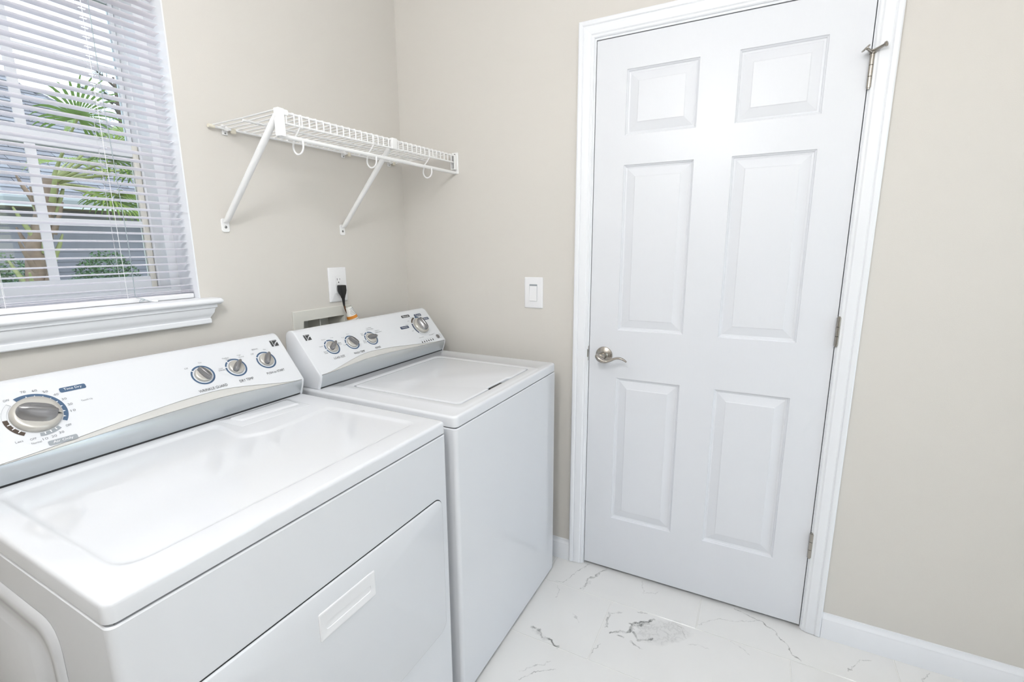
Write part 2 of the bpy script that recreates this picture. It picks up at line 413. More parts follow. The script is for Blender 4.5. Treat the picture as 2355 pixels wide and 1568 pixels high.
bm = boxm(RX0 - 0.12, 0.12, RY0 - 0.12, 0.215, CH, CH + 0.12)
tag(obj('ceiling', bm, ceil_m, smooth=0), kind='structure')

# floor: grout bed and loose-laid 30 x 60 tiles in running bond
bm = boxm(RX0, 0.12, RY0, 0.0, -0.06, -0.0012); box(bm, 0.12, 0.50, -1.94, -0.66, -0.06, -0.0012)
floor = tag(obj('floor', bm, grout_m, smooth=0), kind='structure', label='white marble tile floor with thin pale grout')
TW, TL, G = 0.2985, 0.5945, 0.0032
tile_mesh = {}
row = 0; x1 = -0.168 + TW
while x1 > RX0 + 0.02:
    x0 = x1 - TW
    j0 = -0.7736 if row % 2 == 0 else -1.0646
    y = j0 + 2 * TL
    while y > RY0 + 0.01:
        a, b, c, d = max(x0 + G / 2, RX0), min(x1 - G / 2, 0.119), max(y - TL + G / 2, RY0), min(y - G / 2, 0.0)
        if d - c > 0.02 and b - a > 0.02:
            key = (round(b - a, 4), round(d - c, 4))
            if key not in tile_mesh:
                t = obj('tile', boxm(0, b - a, 0, d - c, -0.0012, 0.0, 0.0008, 1), marble_m, floor, loc=(a, c, 0)); tile_mesh[key] = t
            else: dup(tile_mesh[key], floor, (a, c, 0))
        y -= TL
    x1 -= TW; row += 1

# baseboards: profile swept along the wall
def baseboard(name, p0, p1, nrm):
    prof = [(0.0, 0.0), (0.014, 0.0), (0.014, 0.062), (0.0125, 0.066), (0.0125, 0.074), (0.009, 0.080), (0.006, 0.086), (0.0055, 0.092), (0.0, 0.092)]
    bm = NB(); n = Vector(nrm)
    loft(bm, [[Vector((p[0], p[1], 0)) + n * d + Vector((0, 0, z)) for d, z in prof] for p in (p0, p1)], True, True)
    bmesh.ops.recalc_face_normals(bm, faces=bm.faces)
    return tag(obj(name, bm, trim_m, smooth=30), kind='structure')
baseboard('baseboard_right', (0, -1.7575), (0, RY0), (-1, 0, 0))
baseboard('baseboard_corner', (0, 0.0), (0, -0.829), (-1, 0, 0))
baseboard('baseboard_left', (-0.014, 0.0), (RX0, 0.0), (0, -1, 0))

# ---------------------------------------------------------------- door casing and jamb (trim_1)
trim1 = thing('trim_1', 'white moulded casing framing the panel door', None, (0, -1.294, 0), kind='structure')
CP = [(0, 0), (0, .006), (.003, .0085), (.009, .0085), (.0115, .0105), (.013, .0118), (.024, .0135), (.036, .0142), (.0395, .0126), (.0425, .0160), (.0465, .0172), (.053, .0172), (.0565, .0150), (.0575, .0)]
yi0, yi1, zi = -0.8860, -1.7000, 2.0570
def casing(name, kind):
    bm = NB(); loops = []
    if kind == 'L': ends = [lambda d: (yi0 + d, 0.002), lambda d: (yi0 + d, zi + d)]
    elif kind == 'R': ends = [lambda d: (yi1 - d, zi + d), lambda d: (yi1 - d, 0.002)]
    else: ends = [lambda d: (yi0 + d, zi + d), lambda d: (yi1 - d, zi + d)]
    loft(bm, [[Vector((-h, *e(d))) for d, h in CP] for e in ends], True, True)
    bmesh.ops.recalc_face_normals(bm, faces=bm.faces)
    return obj(name, bm, trim_m, trim1, smooth=25, world=True)
casing('casing_leg', 'L'); casing('casing_leg', 'R'); casing('casing_head', 'H')
bm = NB()
box(bm, -0.0012, 0.061, -0.8920, -0.8836, 0.001, 2.0580); box(bm, -0.0012, 0.061, -1.7024, -1.6965, 0.001, 2.0580); box(bm, -0.0012, 0.061, -1.6965, -0.8920, 2.0500, 2.0584)
obj('jamb', bm, trim_m, trim1, smooth=0, world=True)
bm = NB(); box(bm, 0.040, 0.060, -0.9020, -0.8920, 0.001, 2.0500); box(bm, 0.040, 0.060, -1.6965, -1.6865, 0.001, 2.05); box(bm, 0.040, 0.060, -1.6865, -0.902, 2.040, 2.05)
obj('stop_strip', bm, trim_m, trim1, smooth=0, world=True)
bm = NB(); box(bm, -0.0022, 0.02, -0.8916, -0.8893, 0.900, 0.9595, 0.0006, 1); box(bm, -0.0030, -0.0010, -0.8915, -0.8845, 0.914, 0.945, 0.0008, 1)
obj('strike_plate', bm, nick_m, trim1, smooth=30, world=True)['label'] = 'satin nickel strike plate'

# ---------------------------------------------------------------- the six panel door
door = thing('door_1', 'white six panel door with satin nickel lever', None, (0, -1.294, 0), kind='structure')
DY0, DY1, DZ0, DZ1 = -0.8945, -1.6940, 0.0150, 2.0470
cols = [(-1.003, -1.239), (-1.3555, -1.5905)]; rows = [(1.7260, 1.9405), (1.0290, 1.6265), (0.2455, 0.8420)]
bm = slab_with_holes(DY1, DY0, DZ0, DZ1, [(c[1], c[0], r[0], r[1]) for c in cols for r in rows], lambda b, a, c, d, e: box(b, 0.0, 0.035, a, c, d, e))
obj('slab', bm, doorg_m, door, smooth=0, world=True)
PF = [(0.0, 0.0), (0.0015, -0.0035), (0.0045, -0.0052), (0.0065, -0.0088), (0.0120, -0.0100), (0.0140, -0.0092), (0.0395, -0.0028), (0.0420, -0.0012)]
for r in rows:
    for c in cols:
        bm = NB(); loops = []
        for i, d in PF:
            loops.append([Vector((-d, c[0] - i, r[1] - i)), Vector((-d, c[1] + i, r[1] - i)), Vector((-d, c[1] + i, r[0] + i)), Vector((-d, c[0] - i, r[0] + i))])
        loops.insert(0, [Vector((0.030, p.y, p.z)) for p in loops[0]])
        loft(bm, loops, True, True)
        bmesh.ops.recalc_face_normals(bm, faces=bm.faces)
        obj('panel', bm, doorg_m, door, smooth=0, world=True)

# lever handle
rc = Vector((0.0, -0.9541, 0.9282))
Mx = Matrix.Translation(rc) @ Matrix.Rotation(-PI / 2, 4, 'Y')      # local z -> -x (into the room)
bm = NB(); lathe(bm, [(0.0325, 0.0), (0.0333, 0.003), (0.0318, 0.0065), (0.026, 0.0095), (0.017, 0.0120), (0.0145, 0.0150), (0.0135, 0.030)], 40, Mx)
hd = obj('lever_handle', bm, nick_m, door, smooth=30, world=True); hd['label'] = 'satin nickel lever handle with round rose'
bm = NB()
path = [(-0.046, -0.9390, 0.9370, .007, .0050), (-0.050, -0.9430, 0.9315, .0135, .0095), (-0.0535, -0.9530, 0.9225, .0150, .0115), (-0.054, -0.9660, 0.9165, .0125, .0090), (-0.0535, -0.980, 0.9165, .009, .006),
        (-0.053, -0.994, 0.9215, .0078, .0052), (-0.0525, -1.008, 0.9285, .0072, .0048), (-0.052, -1.022, 0.9320, .0070, .0046), (-0.052, -1.036, 0.9305, .0066, .0044), (-0.052, -1.0465, 0.9255, .0056, .0040), (-0.052, -1.0535, 0.9200, .0035, .003)]
def catmull(P, m=4):
    out = []
    for i in range(len(P) - 1):
        p0, p1, p2, p3 = P[max(i - 1, 0)], P[i], P[i + 1], P[min(i + 2, len(P) - 1)]
        for q in range(m):
            t = q / m; out.append(tuple(0.5 * ((2 * b) + (c - a) * t + (2 * a - 5 * b + 4 * c - d) * t * t + (3 * b - a - 3 * c + d) * t ** 3) for a, b, c, d in zip(p0, p1, p2, p3)))
    return out + [P[-1]]
path = catmull(path)
pv = [Vector(p[:3]) for p in path]; loops = []
for i, p in enumerate(path):
    t = (pv[min(i + 1, len(pv) - 1)] - pv[max(i - 1, 0)]).normalized()
    sx = Vector((-1, 0, 0)); sx = (sx - t * sx.dot(t)).normalized(); sz = t.cross(sx).normalized()
    loops.append([pv[i] + sx * (p[3] * math.cos(2 * PI * k / 14)) + sz * (p[4] * math.sin(2 * PI * k / 14)) for k in range(14)])
loft(bm, loops, True, True)
tube(bm, [(-0.028, -0.9541, 0.9282), (-0.050, -0.952, 0.9265)], 0.0125, 20)
bmesh.ops.recalc_face_normals(bm, faces=bm.faces)
obj('lever', bm, nick_m, hd, smooth=40, world=True)
bm = NB(); lathe(bm, [(0.0042, 0.0), (0.0042, 0.0092)], 16, Matrix.Translation(rc + Vector((0, -0.0215, -0.002))) @ Matrix.Rotation(-PI / 2, 4, 'Y'))
obj('lock_button', bm, screw_m, hd, smooth=30, world=True)

# hinges with knuckles
def hinge(zt, zb, yc):
    h = None
    bm = NB(); zz = [zt]; n = 3; st = (zt - zb) / n
    for k in range(n):
        a = zt - st * k - 0.0003; b = zt - st * (k + 1) + 0.0003
        tube(bm, [(-0.0068, yc, a), (-0.0068, yc, a - 0.0004), (-0.0068, yc, b + 0.0004), (-0.0068, yc, b)], [0.0054, 0.0062, 0.0062, 0.0054], 16)
    h = obj('hinge', bm, nick_m, door, smooth=35, world=True)
    bm = NB(); box(bm, -0.0045, 0.001, yc - 0.0045, yc + 0.0042, zb, zt, 0.0006, 1)
    obj('hinge_leaf', bm, nick_m, h, smooth=0, world=True)
    bm = NB(); tube(bm, [(-0.0068, yc, zt + 0.003), (-0.0068, yc, zt - 0.001)], 0.0045, 14); tube(bm, [(-0.0068, yc, zb + 0.001), (-0.0068, yc, zb - 0.0035)], 0.0040, 14)
    obj('hinge_pin', bm, nick_m, h, smooth=35, world=True)
    return h
YH = -1.6975
hinge(1.868, 1.779, YH); hinge(1.121, 1.031, YH); hinge(0.377, 0.288, YH)
# hinge pin door stop on the top hinge
bm = NB()
tube(bm, [(-0.0068, YH, 1.868), (-0.0068, YH, 1.878)], 0.0085, 16)
tube(bm, [(-0.0075, YH, 1.8735), (-0.020, YH + 0.008, 1.872), (-0.034, YH + 0.014, 1.873), (-0.040, YH + 0.020, 1.874)], [.0055, .0042, .0036, .0036], 12)
tube(bm, [(-0.0075, YH, 1.8735), (-0.020, YH - 0.010, 1.876), (-0.034, YH - 0.022, 1.879)], [.0055, .0045, .0040], 12)
Mp = Matrix.Translation(Vector((-0.041, YH + 0.0215, 1.8742))) @ Vector((-0.2, 0.69, 0.69)).to_track_quat('Z', 'Y').to_matrix().to_4x4()
lathe(bm, [(0.0105, -0.0020), (0.0120, -0.0008), (0.0120, 0.0012), (0.0105, 0.0022)], 20, Mp)
Mp = Matrix.Translation(Vector((-0.0355, YH - 0.0235, 1.8795))) @ Vector((-0.5, -0.8, 0.15)).to_track_quat('Z', 'Y').to_matrix().to_4x4()
lathe(bm, [(0.0060, -0.002), (0.0068, 0.0), (0.0068, 0.003), (0.005, 0.0042)], 16, Mp)
obj('door_stop', bm, nick_m, door, smooth=35, world=True)['label'] = 'nickel hinge pin door stop'

# ---------------------------------------------------------------- window trim: white returns, stool and apron (trim_2)
trim2 = thing('trim_2', 'white window stool and moulded apron below the blind', None, (-1.19, 0, 1.123), kind='structure')
RT = 0.0035
bm = NB(); box(bm, WX1 - RT, WX1, -0.0006, 0.088, WZ0, WZ1)
obj('side_return', bm, trim_m, trim2, smooth=0, world=True)
bm = NB(); box(bm, WX0, WX0 + RT, -0.0006, 0.088, WZ0, WZ1)
obj('side_return', bm, trim_m, trim2, smooth=0, world=True)
bm = NB(); box(bm, WX0 + RT, WX1 - RT, -0.0006, 0.088, WZ1 - RT, WZ1)
obj('head_return', bm, trim_m, trim2, smooth=0, world=True)
# stool with bullnose and horns
bm = NB(); zt, zb, yn = 1.199, 1.1805, -0.047
prof = [(0.0, zb), (yn + 0.008, zb), (yn + 0.003, zb + 0.002), (yn, zb + 0.006), (yn - 0.0008, (zt + zb) / 2), (yn, zt - 0.006), (yn + 0.003, zt - 0.002), (yn + 0.008, zt), (0.0, zt)]
loops = []
for x, k in ((WX0 - 0.041, .62), (WX0 - 0.038, .86), (WX0 - 0.033, 1), (WX1 + 0.033, 1), (WX1 + 0.038, .86), (WX1 + 0.041, .62)):
    zm = (zt + zb) / 2
    loops.append([Vector((x, y * (1 if y == 0 else (1 - (1 - k) * 0.18)), zm + (z - zm) * k)) for y, z in prof])
loft(bm, loops, True, True)
box(bm, WX0 + 0.0002, WX1 - 0.0002, 0.0, 0.213, zb + 0.0002, zt)
bmesh.ops.recalc_face_normals(bm, faces=bm.faces)
obj('stool', bm, trim_m, trim2, smooth=40, world=True)
# apron: crown like profile with returned ends
ap = [(0.0, 1.1805), (-0.0345, 1.1805), (-0.0345, 1.1720), (-0.0300, 1.1690), (-0.0285, 1.1650), (-0.0265, 1.1560), (-0.0215, 1.1480), (-0.0175, 1.1420), (-0.0165, 1.1385), (-0.0185, 1.1370), (-0.0185, 1.1260), (-0.0170, 1.1235), (0.0, 1.1235)]
bm = NB(); loops = []
for sgn, xe in ((-1, WX0 - 0.0), (1, WX1 + 0.0)):
    loops.append([Vector((xe + sgn * (-y) * 0.80 - sgn * 0.001, y, z)) for y, z in ap])
loft(bm, loops, True, True)
bmesh.ops.recalc_face_normals(bm, faces=bm.faces)
obj('apron', bm, trim_m, trim2, smooth=25, world=True)

# ---------------------------------------------------------------- window unit
win = thing('window_1', 'white vinyl single hung window with grilles behind the blind', None, (-1.19, 0.15, 1.2), kind='structure')
fx0, fx1 = WX0 + 0.001, WX1 - 0.001
bm = NB()
for a, b, c, d in ((fx0, fx0 + 0.024, WZ0 + 0.001, WZ1 - 0.001), (fx1 - 0.024, fx1, WZ0 + 0.001, WZ1 - 0.001), (fx0 + 0.024, fx1 - 0.024, WZ0 + 0.001, WZ0 + 0.028), (fx0 + 0.024, fx1 - 0.024, WZ1 - 0.030, WZ1 - 0.001)):
    box(bm, a, b, 0.0885, 0.213, c, d)
for a, b in ((fx0 + 0.024, fx0 + 0.028), (fx1 - 0.028, fx1 - 0.024)): box(bm, a, b, 0.0885, 0.100, WZ0 + 0.028, WZ1 - 0.030); box(bm, a, b, 0.152, 0.157, WZ0 + 0.028, WZ1 - 0.030)
obj('frame', bm, vinyl_m, win, smooth=0, world=True)
cream_v = mat('cream vinyl sash', '#ebe7dd', 0.4)
def sash(y0, y1, x0, x1, z0, z1, st, rt, rb, zm, name, gl):
    bm = NB(); box(bm, x0 + st, x1 - st, y0, y1, z0, z0 + rb, 0.002, 1); box(bm, x0 + st, x1 - st, y0, y1, z1 - rt, z1, 0.002, 1)
    s = obj(name, bm, vinyl_m, win, smooth=0, world=True)
    for a, b in ((x0, x0 + st), (x1 - st, x1)): obj('stile', boxm(a, b, y0, y1, z0, z1, 0.002, 1), cream_v if name == 'lower_sash' else vinyl_m, s, smooth=0, world=True)
    ym = (y0 + y1) / 2
    bm = boxm(x0 + st, x1 - st, ym - 0.002, ym + 0.002, z0 + rb, z1 - rt); obj('pane', bm, gl, s, smooth=0, world=True)
    xm = -1.2075
    bm = boxm(xm - 0.0105, xm + 0.0105, ym - 0.007, ym - 0.003, z0 + rb, z1 - rt); obj('grille_bar', bm, vinyl_m, s, smooth=0, world=True)
    bm = boxm(x0 + st, x1 - st, ym - 0.0072, ym - 0.0032, zm - 0.009, zm + 0.009); obj('grille_bar', bm, vinyl_m, s, smooth=0, world=True)
    return s
sash(0.160, 0.180, fx0 + 0.0265, fx1 - 0.0265, WZ0 + 0.030, 1.632, 0.0155, 0.032, 0.034, 1.4125, 'lower_sash', glass_m)
sash(0.186, 0.206, fx0 + 0.0255, fx1 - 0.0255, 1.600, WZ1 - 0.032, 0.010, 0.026, 0.030, 1.8290, 'upper_sash', glass_m)
bm = NB(); box(bm, -1.375, -1.298, 0.150, 0.160, 1.6325, 1.642, 0.003, 2); obj('sash_lock', bm, vinyl_m, win, smooth=30, world=True)

# ---------------------------------------------------------------- mini blind
blind = thing('mini_blind', 'white mini blind with open slats hanging in the window', 'blind', (-1.19, 0.03, 1.203))
sx0, sx1, pitch = WX0 + RT + 0.003, WX1 - RT - 0.003, 0.0209
def slat_bm():
    """crowned slat, tilted 9 degrees with the room edge up, with a cord slot at each ladder"""
    bm = NB(); hw = 0.0125; L = (sx1 - sx0) / 2; xc = (sx0 + sx1) / 2
    xs = [-L] + sorted([h + d - xc for h in (-1.118, -1.352) for d in (-0.001, 0.013)]) + [L]
    ys = [-hw, -0.0078, -0.0026, 0.0026, 0.0078, hw]
    zc = lambda y: 0.0016 * (1 - (y / hw) ** 2) - y * math.tan(math.radians(9))
    for i in range(5):
        for j in range(5):
            if i in (1, 3) and j == 2: continue
            q = [(xs[i], ys[j]), (xs[i + 1], ys[j]), (xs[i + 1], ys[j + 1]), (xs[i], ys[j + 1])]
            bm.faces.new([bm.verts.new((x, y, zc(y))) for x, y in q])
    bmesh.ops.remove_doubles(bm, verts=bm.verts, dist=1e-6)
    r = bmesh.ops.solidify(bm, geom=bm.faces[:], thickness=0.0006)
    bmesh.ops.recalc_face_normals(bm, faces=bm.faces)
    return bm
first = None; xm = (sx0 + sx1) / 2
zs = [1.2588 + pitch * k for k in range(0, 37)] + [1.2190, 1.2235, 1.2385]
for z in zs:
    l = (xm + 1.19, 0.0, z - 1.203 - 0.0010)
    if first is None: first = obj('slat', slat_bm(), slat_m, blind, smooth=40, loc=l)
    else: dup(first, blind, l)
ztop = 1.2588 + pitch * 37
bm = boxm(sx0, sx1, 0.014, 0.046, ztop - 0.004, WZ1 - RT - 0.002, 0.002, 1); obj('head_rail', bm, plas_m, blind, smooth=30, world=True)
bm = boxm(sx0, sx1, 0.0165, 0.0435, 1.1998, 1.2140, 0.0035, 3)
obj('bottom_rail', bm, plas_m, blind, smooth=40, world=True)
for x in (-1.118, -1.352):
    bm = NB()
    for y in (0.0165, 0.0435): tube(bm, [(x, y, 1.212), (x, y, ztop)], 0.0006, 6)
    for z in zs: tube(bm, [(x, 0.0165, z - 0.002), (x, 0.0435, z - 0.002)], 0.0004, 4)
    obj('ladder_cord', bm, plas_m, blind, smooth=40, world=True)
    bm = NB(); tube(bm, [(x + 0.006, 0.030, 1.212), (x + 0.006, 0.030, ztop)], 0.0006, 6); obj('lift_cord', bm, plas_m, blind, smooth=40, world=True)
cordg_m = mat('grey cord', '#a9b4ba', 0.6)
bm = NB()
pts = [(x - 0.036, y, z) for x, y, z in ((-1.070, 0.008, ztop), (-1.072, 0.008, 1.7), (-1.066, 0.008, 1.35), (-1.068, 0.009, 1.222), (-1.066, 0.008, 1.214), (-1.058, 0.006, 1.2125), (-1.050, 0.002, 1.209), (-1.056, -0.004, 1.206), (-1.068, -0.006, 1.204), (-1.060, 0.002, 1.209), (-1.046, 0.0, 1.206), (-1.040, -0.006, 1.2015))]
tube(bm, pts, 0.0009, 6)
obj('pull_cord', bm, cordg_m, blind, smooth=60, world=True)
bm = NB(); tube(bm, [(-1.076, -0.006, 1.2045), (-1.066, -0.010, 1.2035), (-1.062, -0.0115, 1.203)], [0.0016, 0.0038, 0.0030], 12)
obj('cord_tassel', bm, plas_m, blind, smooth=40, world=True)

# ---------------------------------------------------------------- wire shelf
shelf = thing('wire_shelf', 'white wire shelf with hanging rod on two slanted braces', 'shelf', (-0.43, 0.0, 1.69))
def zr(x): return 1.6920 + 0.0150 * (x + 0.85)       # rear
def zf(x): return 1.7020 + 0.0225 * (x + 0.85)       # front
def rod(name, p, q, r, n=10):
    bm = NB(); tube(bm, [p, q], r, n); return obj(name, bm, wire_m, shelf, smooth=50, world=True)
XL, XR = -0.856, -0.010
rod('back_rod', (XL - 0.004, -0.0115, zr(XL)), (-0.050, -0.0115, zr(-0.05)), 0.0034)
bm = NB(); tube(bm, [(XL - 0.010, -0.0115, zr(XL)), (XL + 0.008, -0.0115, zr(XL))], 0.0052, 12); obj('end_cap', bm, cream_m, shelf, smooth=50, world=True)
YF = -0.290
rod('front_rod', (XL, YF, zf(XL) - 0.0028), (XR, YF, zf(XR) - 0.0028), 0.0034)
rod('lip_rod', (XL, YF - 0.001, zf(XL) - 0.0295), (XR, YF - 0.001, zf(XR) - 0.0295), 0.0034)
rod('middle_rod', (XL + 0.002, -0.152, (zr(XL) + zf(XL)) / 2 - 0.0052), (-0.02, -0.152, (zr(-.02) + zf(-.02)) / 2 - 0.0056), 0.0034)
rod('hanging_rod', (XL + 0.006, -0.286, 1.6392), (-0.004, -0.288, 1.6512), 0.0062, 16)
bm = NB(); x = XL
wb = None
k = 0; x = XL + 0.004
while x < -0.03:
    bm = NB()
    tube(bm, [(x, -0.006, zr(x) + 0.0042), (x, -0.15, (zr(x) + zf(x)) / 2 + 0.0012), (x, YF + 0.004, zf(x) + 0.0012), (x, YF - 0.001, zf(x) + 0.0004), (x, YF - 0.0034, zf(x) - 0.004), (x, YF - 0.0036, zf(x) - 0.031)], 0.0021, 6)
    obj('cross_wire', bm, wire_m, shelf, smooth=60, world=True)
    x += 0.0254; k += 1
# hooks carrying the hanging rod
for hx in (-0.783, -0.492, -0.186):
    bm = NB(); z0 = zf(hx) - 0.03; zb_ = 1.6385 + 0.0147 * (hx + .85)
    pts = [(hx, YF - 0.003, z0 + 0.028), (hx, YF - 0.002, z0), (hx, YF + 0.008, z0 - 0.014), (hx, YF + 0.022, z0 - 0.026)]
    yc_, zc_ = YF + 0.0105, zb_ - 0.0165
    for q in range(0, 15):
        a = PI * (-0.12 + 1.12 * q / 14); pts.append((hx, yc_ + 0.0205 * math.cos(a), zc_ - 0.0215 * math.sin(a)))
    pts.append((hx, YF - 0.0095, zb_ - 0.004))
    tube(bm, pts, 0.0027, 8); obj('rod_hook', bm, wire_m, shelf, smooth=60, world=True)
# braces
def brace(xf, xt, first):
    bm = NB(); top = Vector((xt, YF + 0.004, zf(xt) - 0.012)); bot = Vector((xf, -0.010, 1.4220)); d = (top - bot).normalized()
    sx = Vector((1, 0, 0)); n2 = d.cross(sx).normalized(); loops = []
    for t, w, h in ((0.0, .0095, .0030), (0.03, .0092, .0062), (0.06, .0085, .0080), (0.94, .0085, .0080), (1.0, .0085, .0060)):
        p = bot.lerp(top, t)
        loops.append([p + sx * (w * math.copysign(abs(math.cos(2 * PI * k / 16)) ** .7, math.cos(2 * PI * k / 16))) + n2 * (h * math.copysign(abs(math.sin(2 * PI * k / 16)) ** .8, math.sin(2 * PI * k / 16))) for k in range(16)])
    loft(bm, loops, True, True)
    b = obj('brace', bm, wire_m, shelf, smooth=50, world=True)
    bm = NB(); o = rrect(xf - 0.0125, xf + 0.0125, 1.3915, 1.4320, 0.007, 4)
    loft(bm, [[Vector((x, -0.0005, z)) for x, z in o], [Vector((x, -0.0030, z)) for x, z in o], [Vector((x, -0.0038, z)) for x, z in offs(o, 0.001)]], True, True)
    bmesh.ops.recalc_face_normals(bm, faces=bm.faces)
    obj('foot_plate', bm, wire_m, b, smooth=30, world=True)
    bm = NB(); lathe(bm, [(0.0042, 0.0), (0.0042, 0.001), (0.0028, 0.0022)], 12, Matrix.Translation(Vector((xf, -0.0037, 1.4065))) @ Matrix.Rotation(PI / 2, 4, 'X'))
    obj('screw', bm, screw_m, b, smooth=30, world=True)
    return b
b1 = brace(-0.8430, -0.8500, True); b2 = brace(-0.3765, -0.3930, False)
# clips at the top of the braces
bm = NB(); x = -0.852
box(bm, x - 0.0035, x + 0.0005, YF - 0.011, YF + 0.008, 1.6360, zf(x) + 0.0050, 0.001, 1)
box(bm, x - 0.0030, x + 0.0150, YF - 0.0115, YF - 0.0085, 1.6360, zf(x) + 0.0050, 0.001, 1)
box(bm, x + 0.0130, x + 0.0320, YF - 0.0075, YF + 0.006, zf(x) - 0.010, zf(x) + 0.0055, 0.003, 2)
obj('brace_clip', bm, wire_m, b1, smooth=35, world=True)
bm = NB(); x = -0.392; box(bm, x - 0.013, x + 0.013, YF - 0.009, YF + 0.006, zf(x) - 0.033, zf(x) + 0.004, 0.003, 2)
obj('brace_clip', bm, wire_m, b2, smooth=35, world=True)
# wall clips of the back rod
for cx in (-0.8120, -0.3470, -0.0880):
    bm = NB(); z = zr(cx)
    box(bm, cx - 0.0085, cx + 0.0085, -0.0050, -0.0002, z - 0.0165, z + 0.0125, 0.0012, 1); box(bm, cx - 0.006, cx + 0.006, -0.0165, -0.005, z - 0.0062, z + 0.0058, 0.002, 2)
    c = obj('wall_clip', bm, wire_m, shelf, smooth=35, world=True)
    for sz in (-0.0115, 0.0095):
        bm = NB(); lathe(bm, [(0.0026, 0.0), (0.0026, 0.0008), (0.0016, 0.0014)], 10, Matrix.Translation(Vector((cx, -0.0049, z + sz))) @ Matrix.Rotation(PI / 2, 4, 'X'))
        obj('screw', bm, screw_m, c, smooth=30, world=True)
    bm = NB(); box(bm, cx + 0.0145, cx + 0.0285, -0.0175, -0.0055, z - 0.010, z + 0.0045, 0.003, 2); obj('rod_sleeve', bm, cream_m, shelf, smooth=35, world=True)
# bracket on the door wall
bm = NB(); box(bm, -0.0045, -0.0002, -0.3035, -0.2725, 1.6465, 1.7315, 0.0012, 1)
box(bm, -0.0240, -0.0045, -0.2825, -0.2790, 1.6640, 1.7200, 0.001, 1); box(bm, -0.0240, -0.0045, -0.2985, -0.2790, 1.6620, 1.6655, 0.001, 1); box(bm, -0.0240, -0.0045, -0.2985, -0.2955, 1.6640, 1.7200, 0.001, 1)
eb = obj('end_bracket', bm, wire_m, shelf, smooth=35, world=True)
for z in (1.6545, 1.7235):
    bm = NB(); lathe(bm, [(0.0036, 0.0), (0.0036, 0.0008), (0.002, 0.0018)], 12, Matrix.Translation(Vector((-0.0044, -0.288, z))) @ Matrix.Rotation(-PI / 2, 4, 'Y'))
    obj('screw', bm, screw_m, eb, smooth=30, world=True)

# ---------------------------------------------------------------- light switch
def cover_plate(bm, cu, cv, w, h, mp):
    o = lambda i, r: rrect(cu - w / 2 + i, cu + w / 2 - i, cv - h / 2 + i, cv + h / 2 - i, r, 4)
    loft(bm, [[mp(u, v, d) for u, v in o(i, r)] for i, r, d in ((0, .004, .0003), (0, .004, .0030), (.0008, .0038, .0042), (.0024, .003, .0053), (.0062, .002, .0062))], True, True)
    bmesh.ops.recalc_face_normals(bm, faces=bm.faces)
sw = thing('light_switch', 'white rocker light switch on the wall left of the door', 'light switch', (0, -0.6526, 1.096))
mpR = lambda u, v, d: Vector((-d, -u, v)); mpL = lambda u, v, d: Vector((u, -d, v))
bm = NB(); cover_plate(bm, 0.6526, 1.1592, 0.082, 0.126, mpR); obj('cover_plate', bm, plas_m, sw, smooth=30, world=True)
bm = NB(); o = rrect(0.6526 - 0.0165, 0.6526 + 0.0165, 1.1592 - 0.0335, 1.1592 + 0.0335, 0.001, 2)
loft(bm, [[mpR(u, v, 0.0060) for u, v in o], [mpR(u, v, 0.0072 + 0.0022 * (1.1592 - v) / 0.0335 + 0.001) for u, v in offs(o, 0.0008)]], True, True)
bmesh.ops.recalc_face_normals(bm, faces=bm.faces); obj('rocker', bm, plas_m, sw, smooth=20, world=True)
bm = NB(); o = rrect(0.6526 - 0.0172, 0.6526 + 0.0172, 1.1592 - 0.0343, 1.1592 + 0.0343, 0.001, 2)
loft(bm, [[mpR(u, v, 0.0055) for u, v in o], [mpR(u, v, 0.0064) for u, v in o]], True, True); bmesh.ops.recalc_face_normals(bm, faces=bm.faces)
obj('rocker_gap', bm, grey_m, sw, smooth=0, world=True)
for z in (1.1592 - 0.0485, 1.1592 + 0.0485):
    bm = NB(); lathe(bm, [(0.0032, 0.0), (0.0030, 0.0007)], 14, Matrix.Translation(Vector((-0.0061, -0.6526, z))) @ Matrix.Rotation(-PI / 2, 4, 'Y')); obj('screw', bm, plas_m, sw, smooth=30, world=True)

# ---------------------------------------------------------------- wall outlet
ot = thing('wall_outlet', 'white wall outlet with a black plug in its lower socket', 'outlet', (-0.4204, 0, 1.136))
bm = NB(); cover_plate(bm, -0.4204, 1.2025, 0.0897, 0.133, mpL); obj('cover_plate', bm, plas_m, ot, smooth=30, world=True)
bm = NB(); o = rrect(-0.4204 - 0.0165, -0.4204 + 0.0165, 1.2025 - 0.0335, 1.2025 + 0.0335, 0.002, 2)
loft(bm, [[mpL(u, v, 0.0058) for u, v in o], [mpL(u, v, 0.0074) for u, v in o], [mpL(u, v, 0.0078) for u, v in offs(o, 0.0006)]], True, True); bmesh.ops.recalc_face_normals(bm, faces=bm.faces)
fc = obj('socket_face', bm, plas_m, ot, smooth=30, world=True)
for sx, w, h, dz in ((-0.0064, 0.0022, 0.0080, 0.0), (0.0064, 0.0018, 0.0070, 0.0)):
    bm = boxm(-0.4204 + sx - w / 2, -0.4204 + sx + w / 2, -0.0080, -0.0070, 1.2235 - h / 2 + dz, 1.2235 + h / 2 + dz); obj('slot', bm, ink_m, fc, smooth=0, world=True)
bm = NB(); lathe(bm, [(0.0027, 0.0), (0.0027, 0.0010)], 14, Matrix.Translation(Vector((-0.4204, -0.0070, 1.2115))) @ Matrix.Rotation(PI / 2, 4, 'X')); obj('ground_hole', bm, ink_m, fc, smooth=30, world=True)
for z in (1.2025 - 0.048, 1.2025 + 0.048):
    bm = NB(); lathe(bm, [(0.0030, 0.0), (0.0028, 0.0007)], 14, Matrix.Translation(Vector((-0.4204, -0.0061, z))) @ Matrix.Rotation(PI / 2, 4, 'X')); obj('screw', bm, plas_m, ot, smooth=30, world=True)

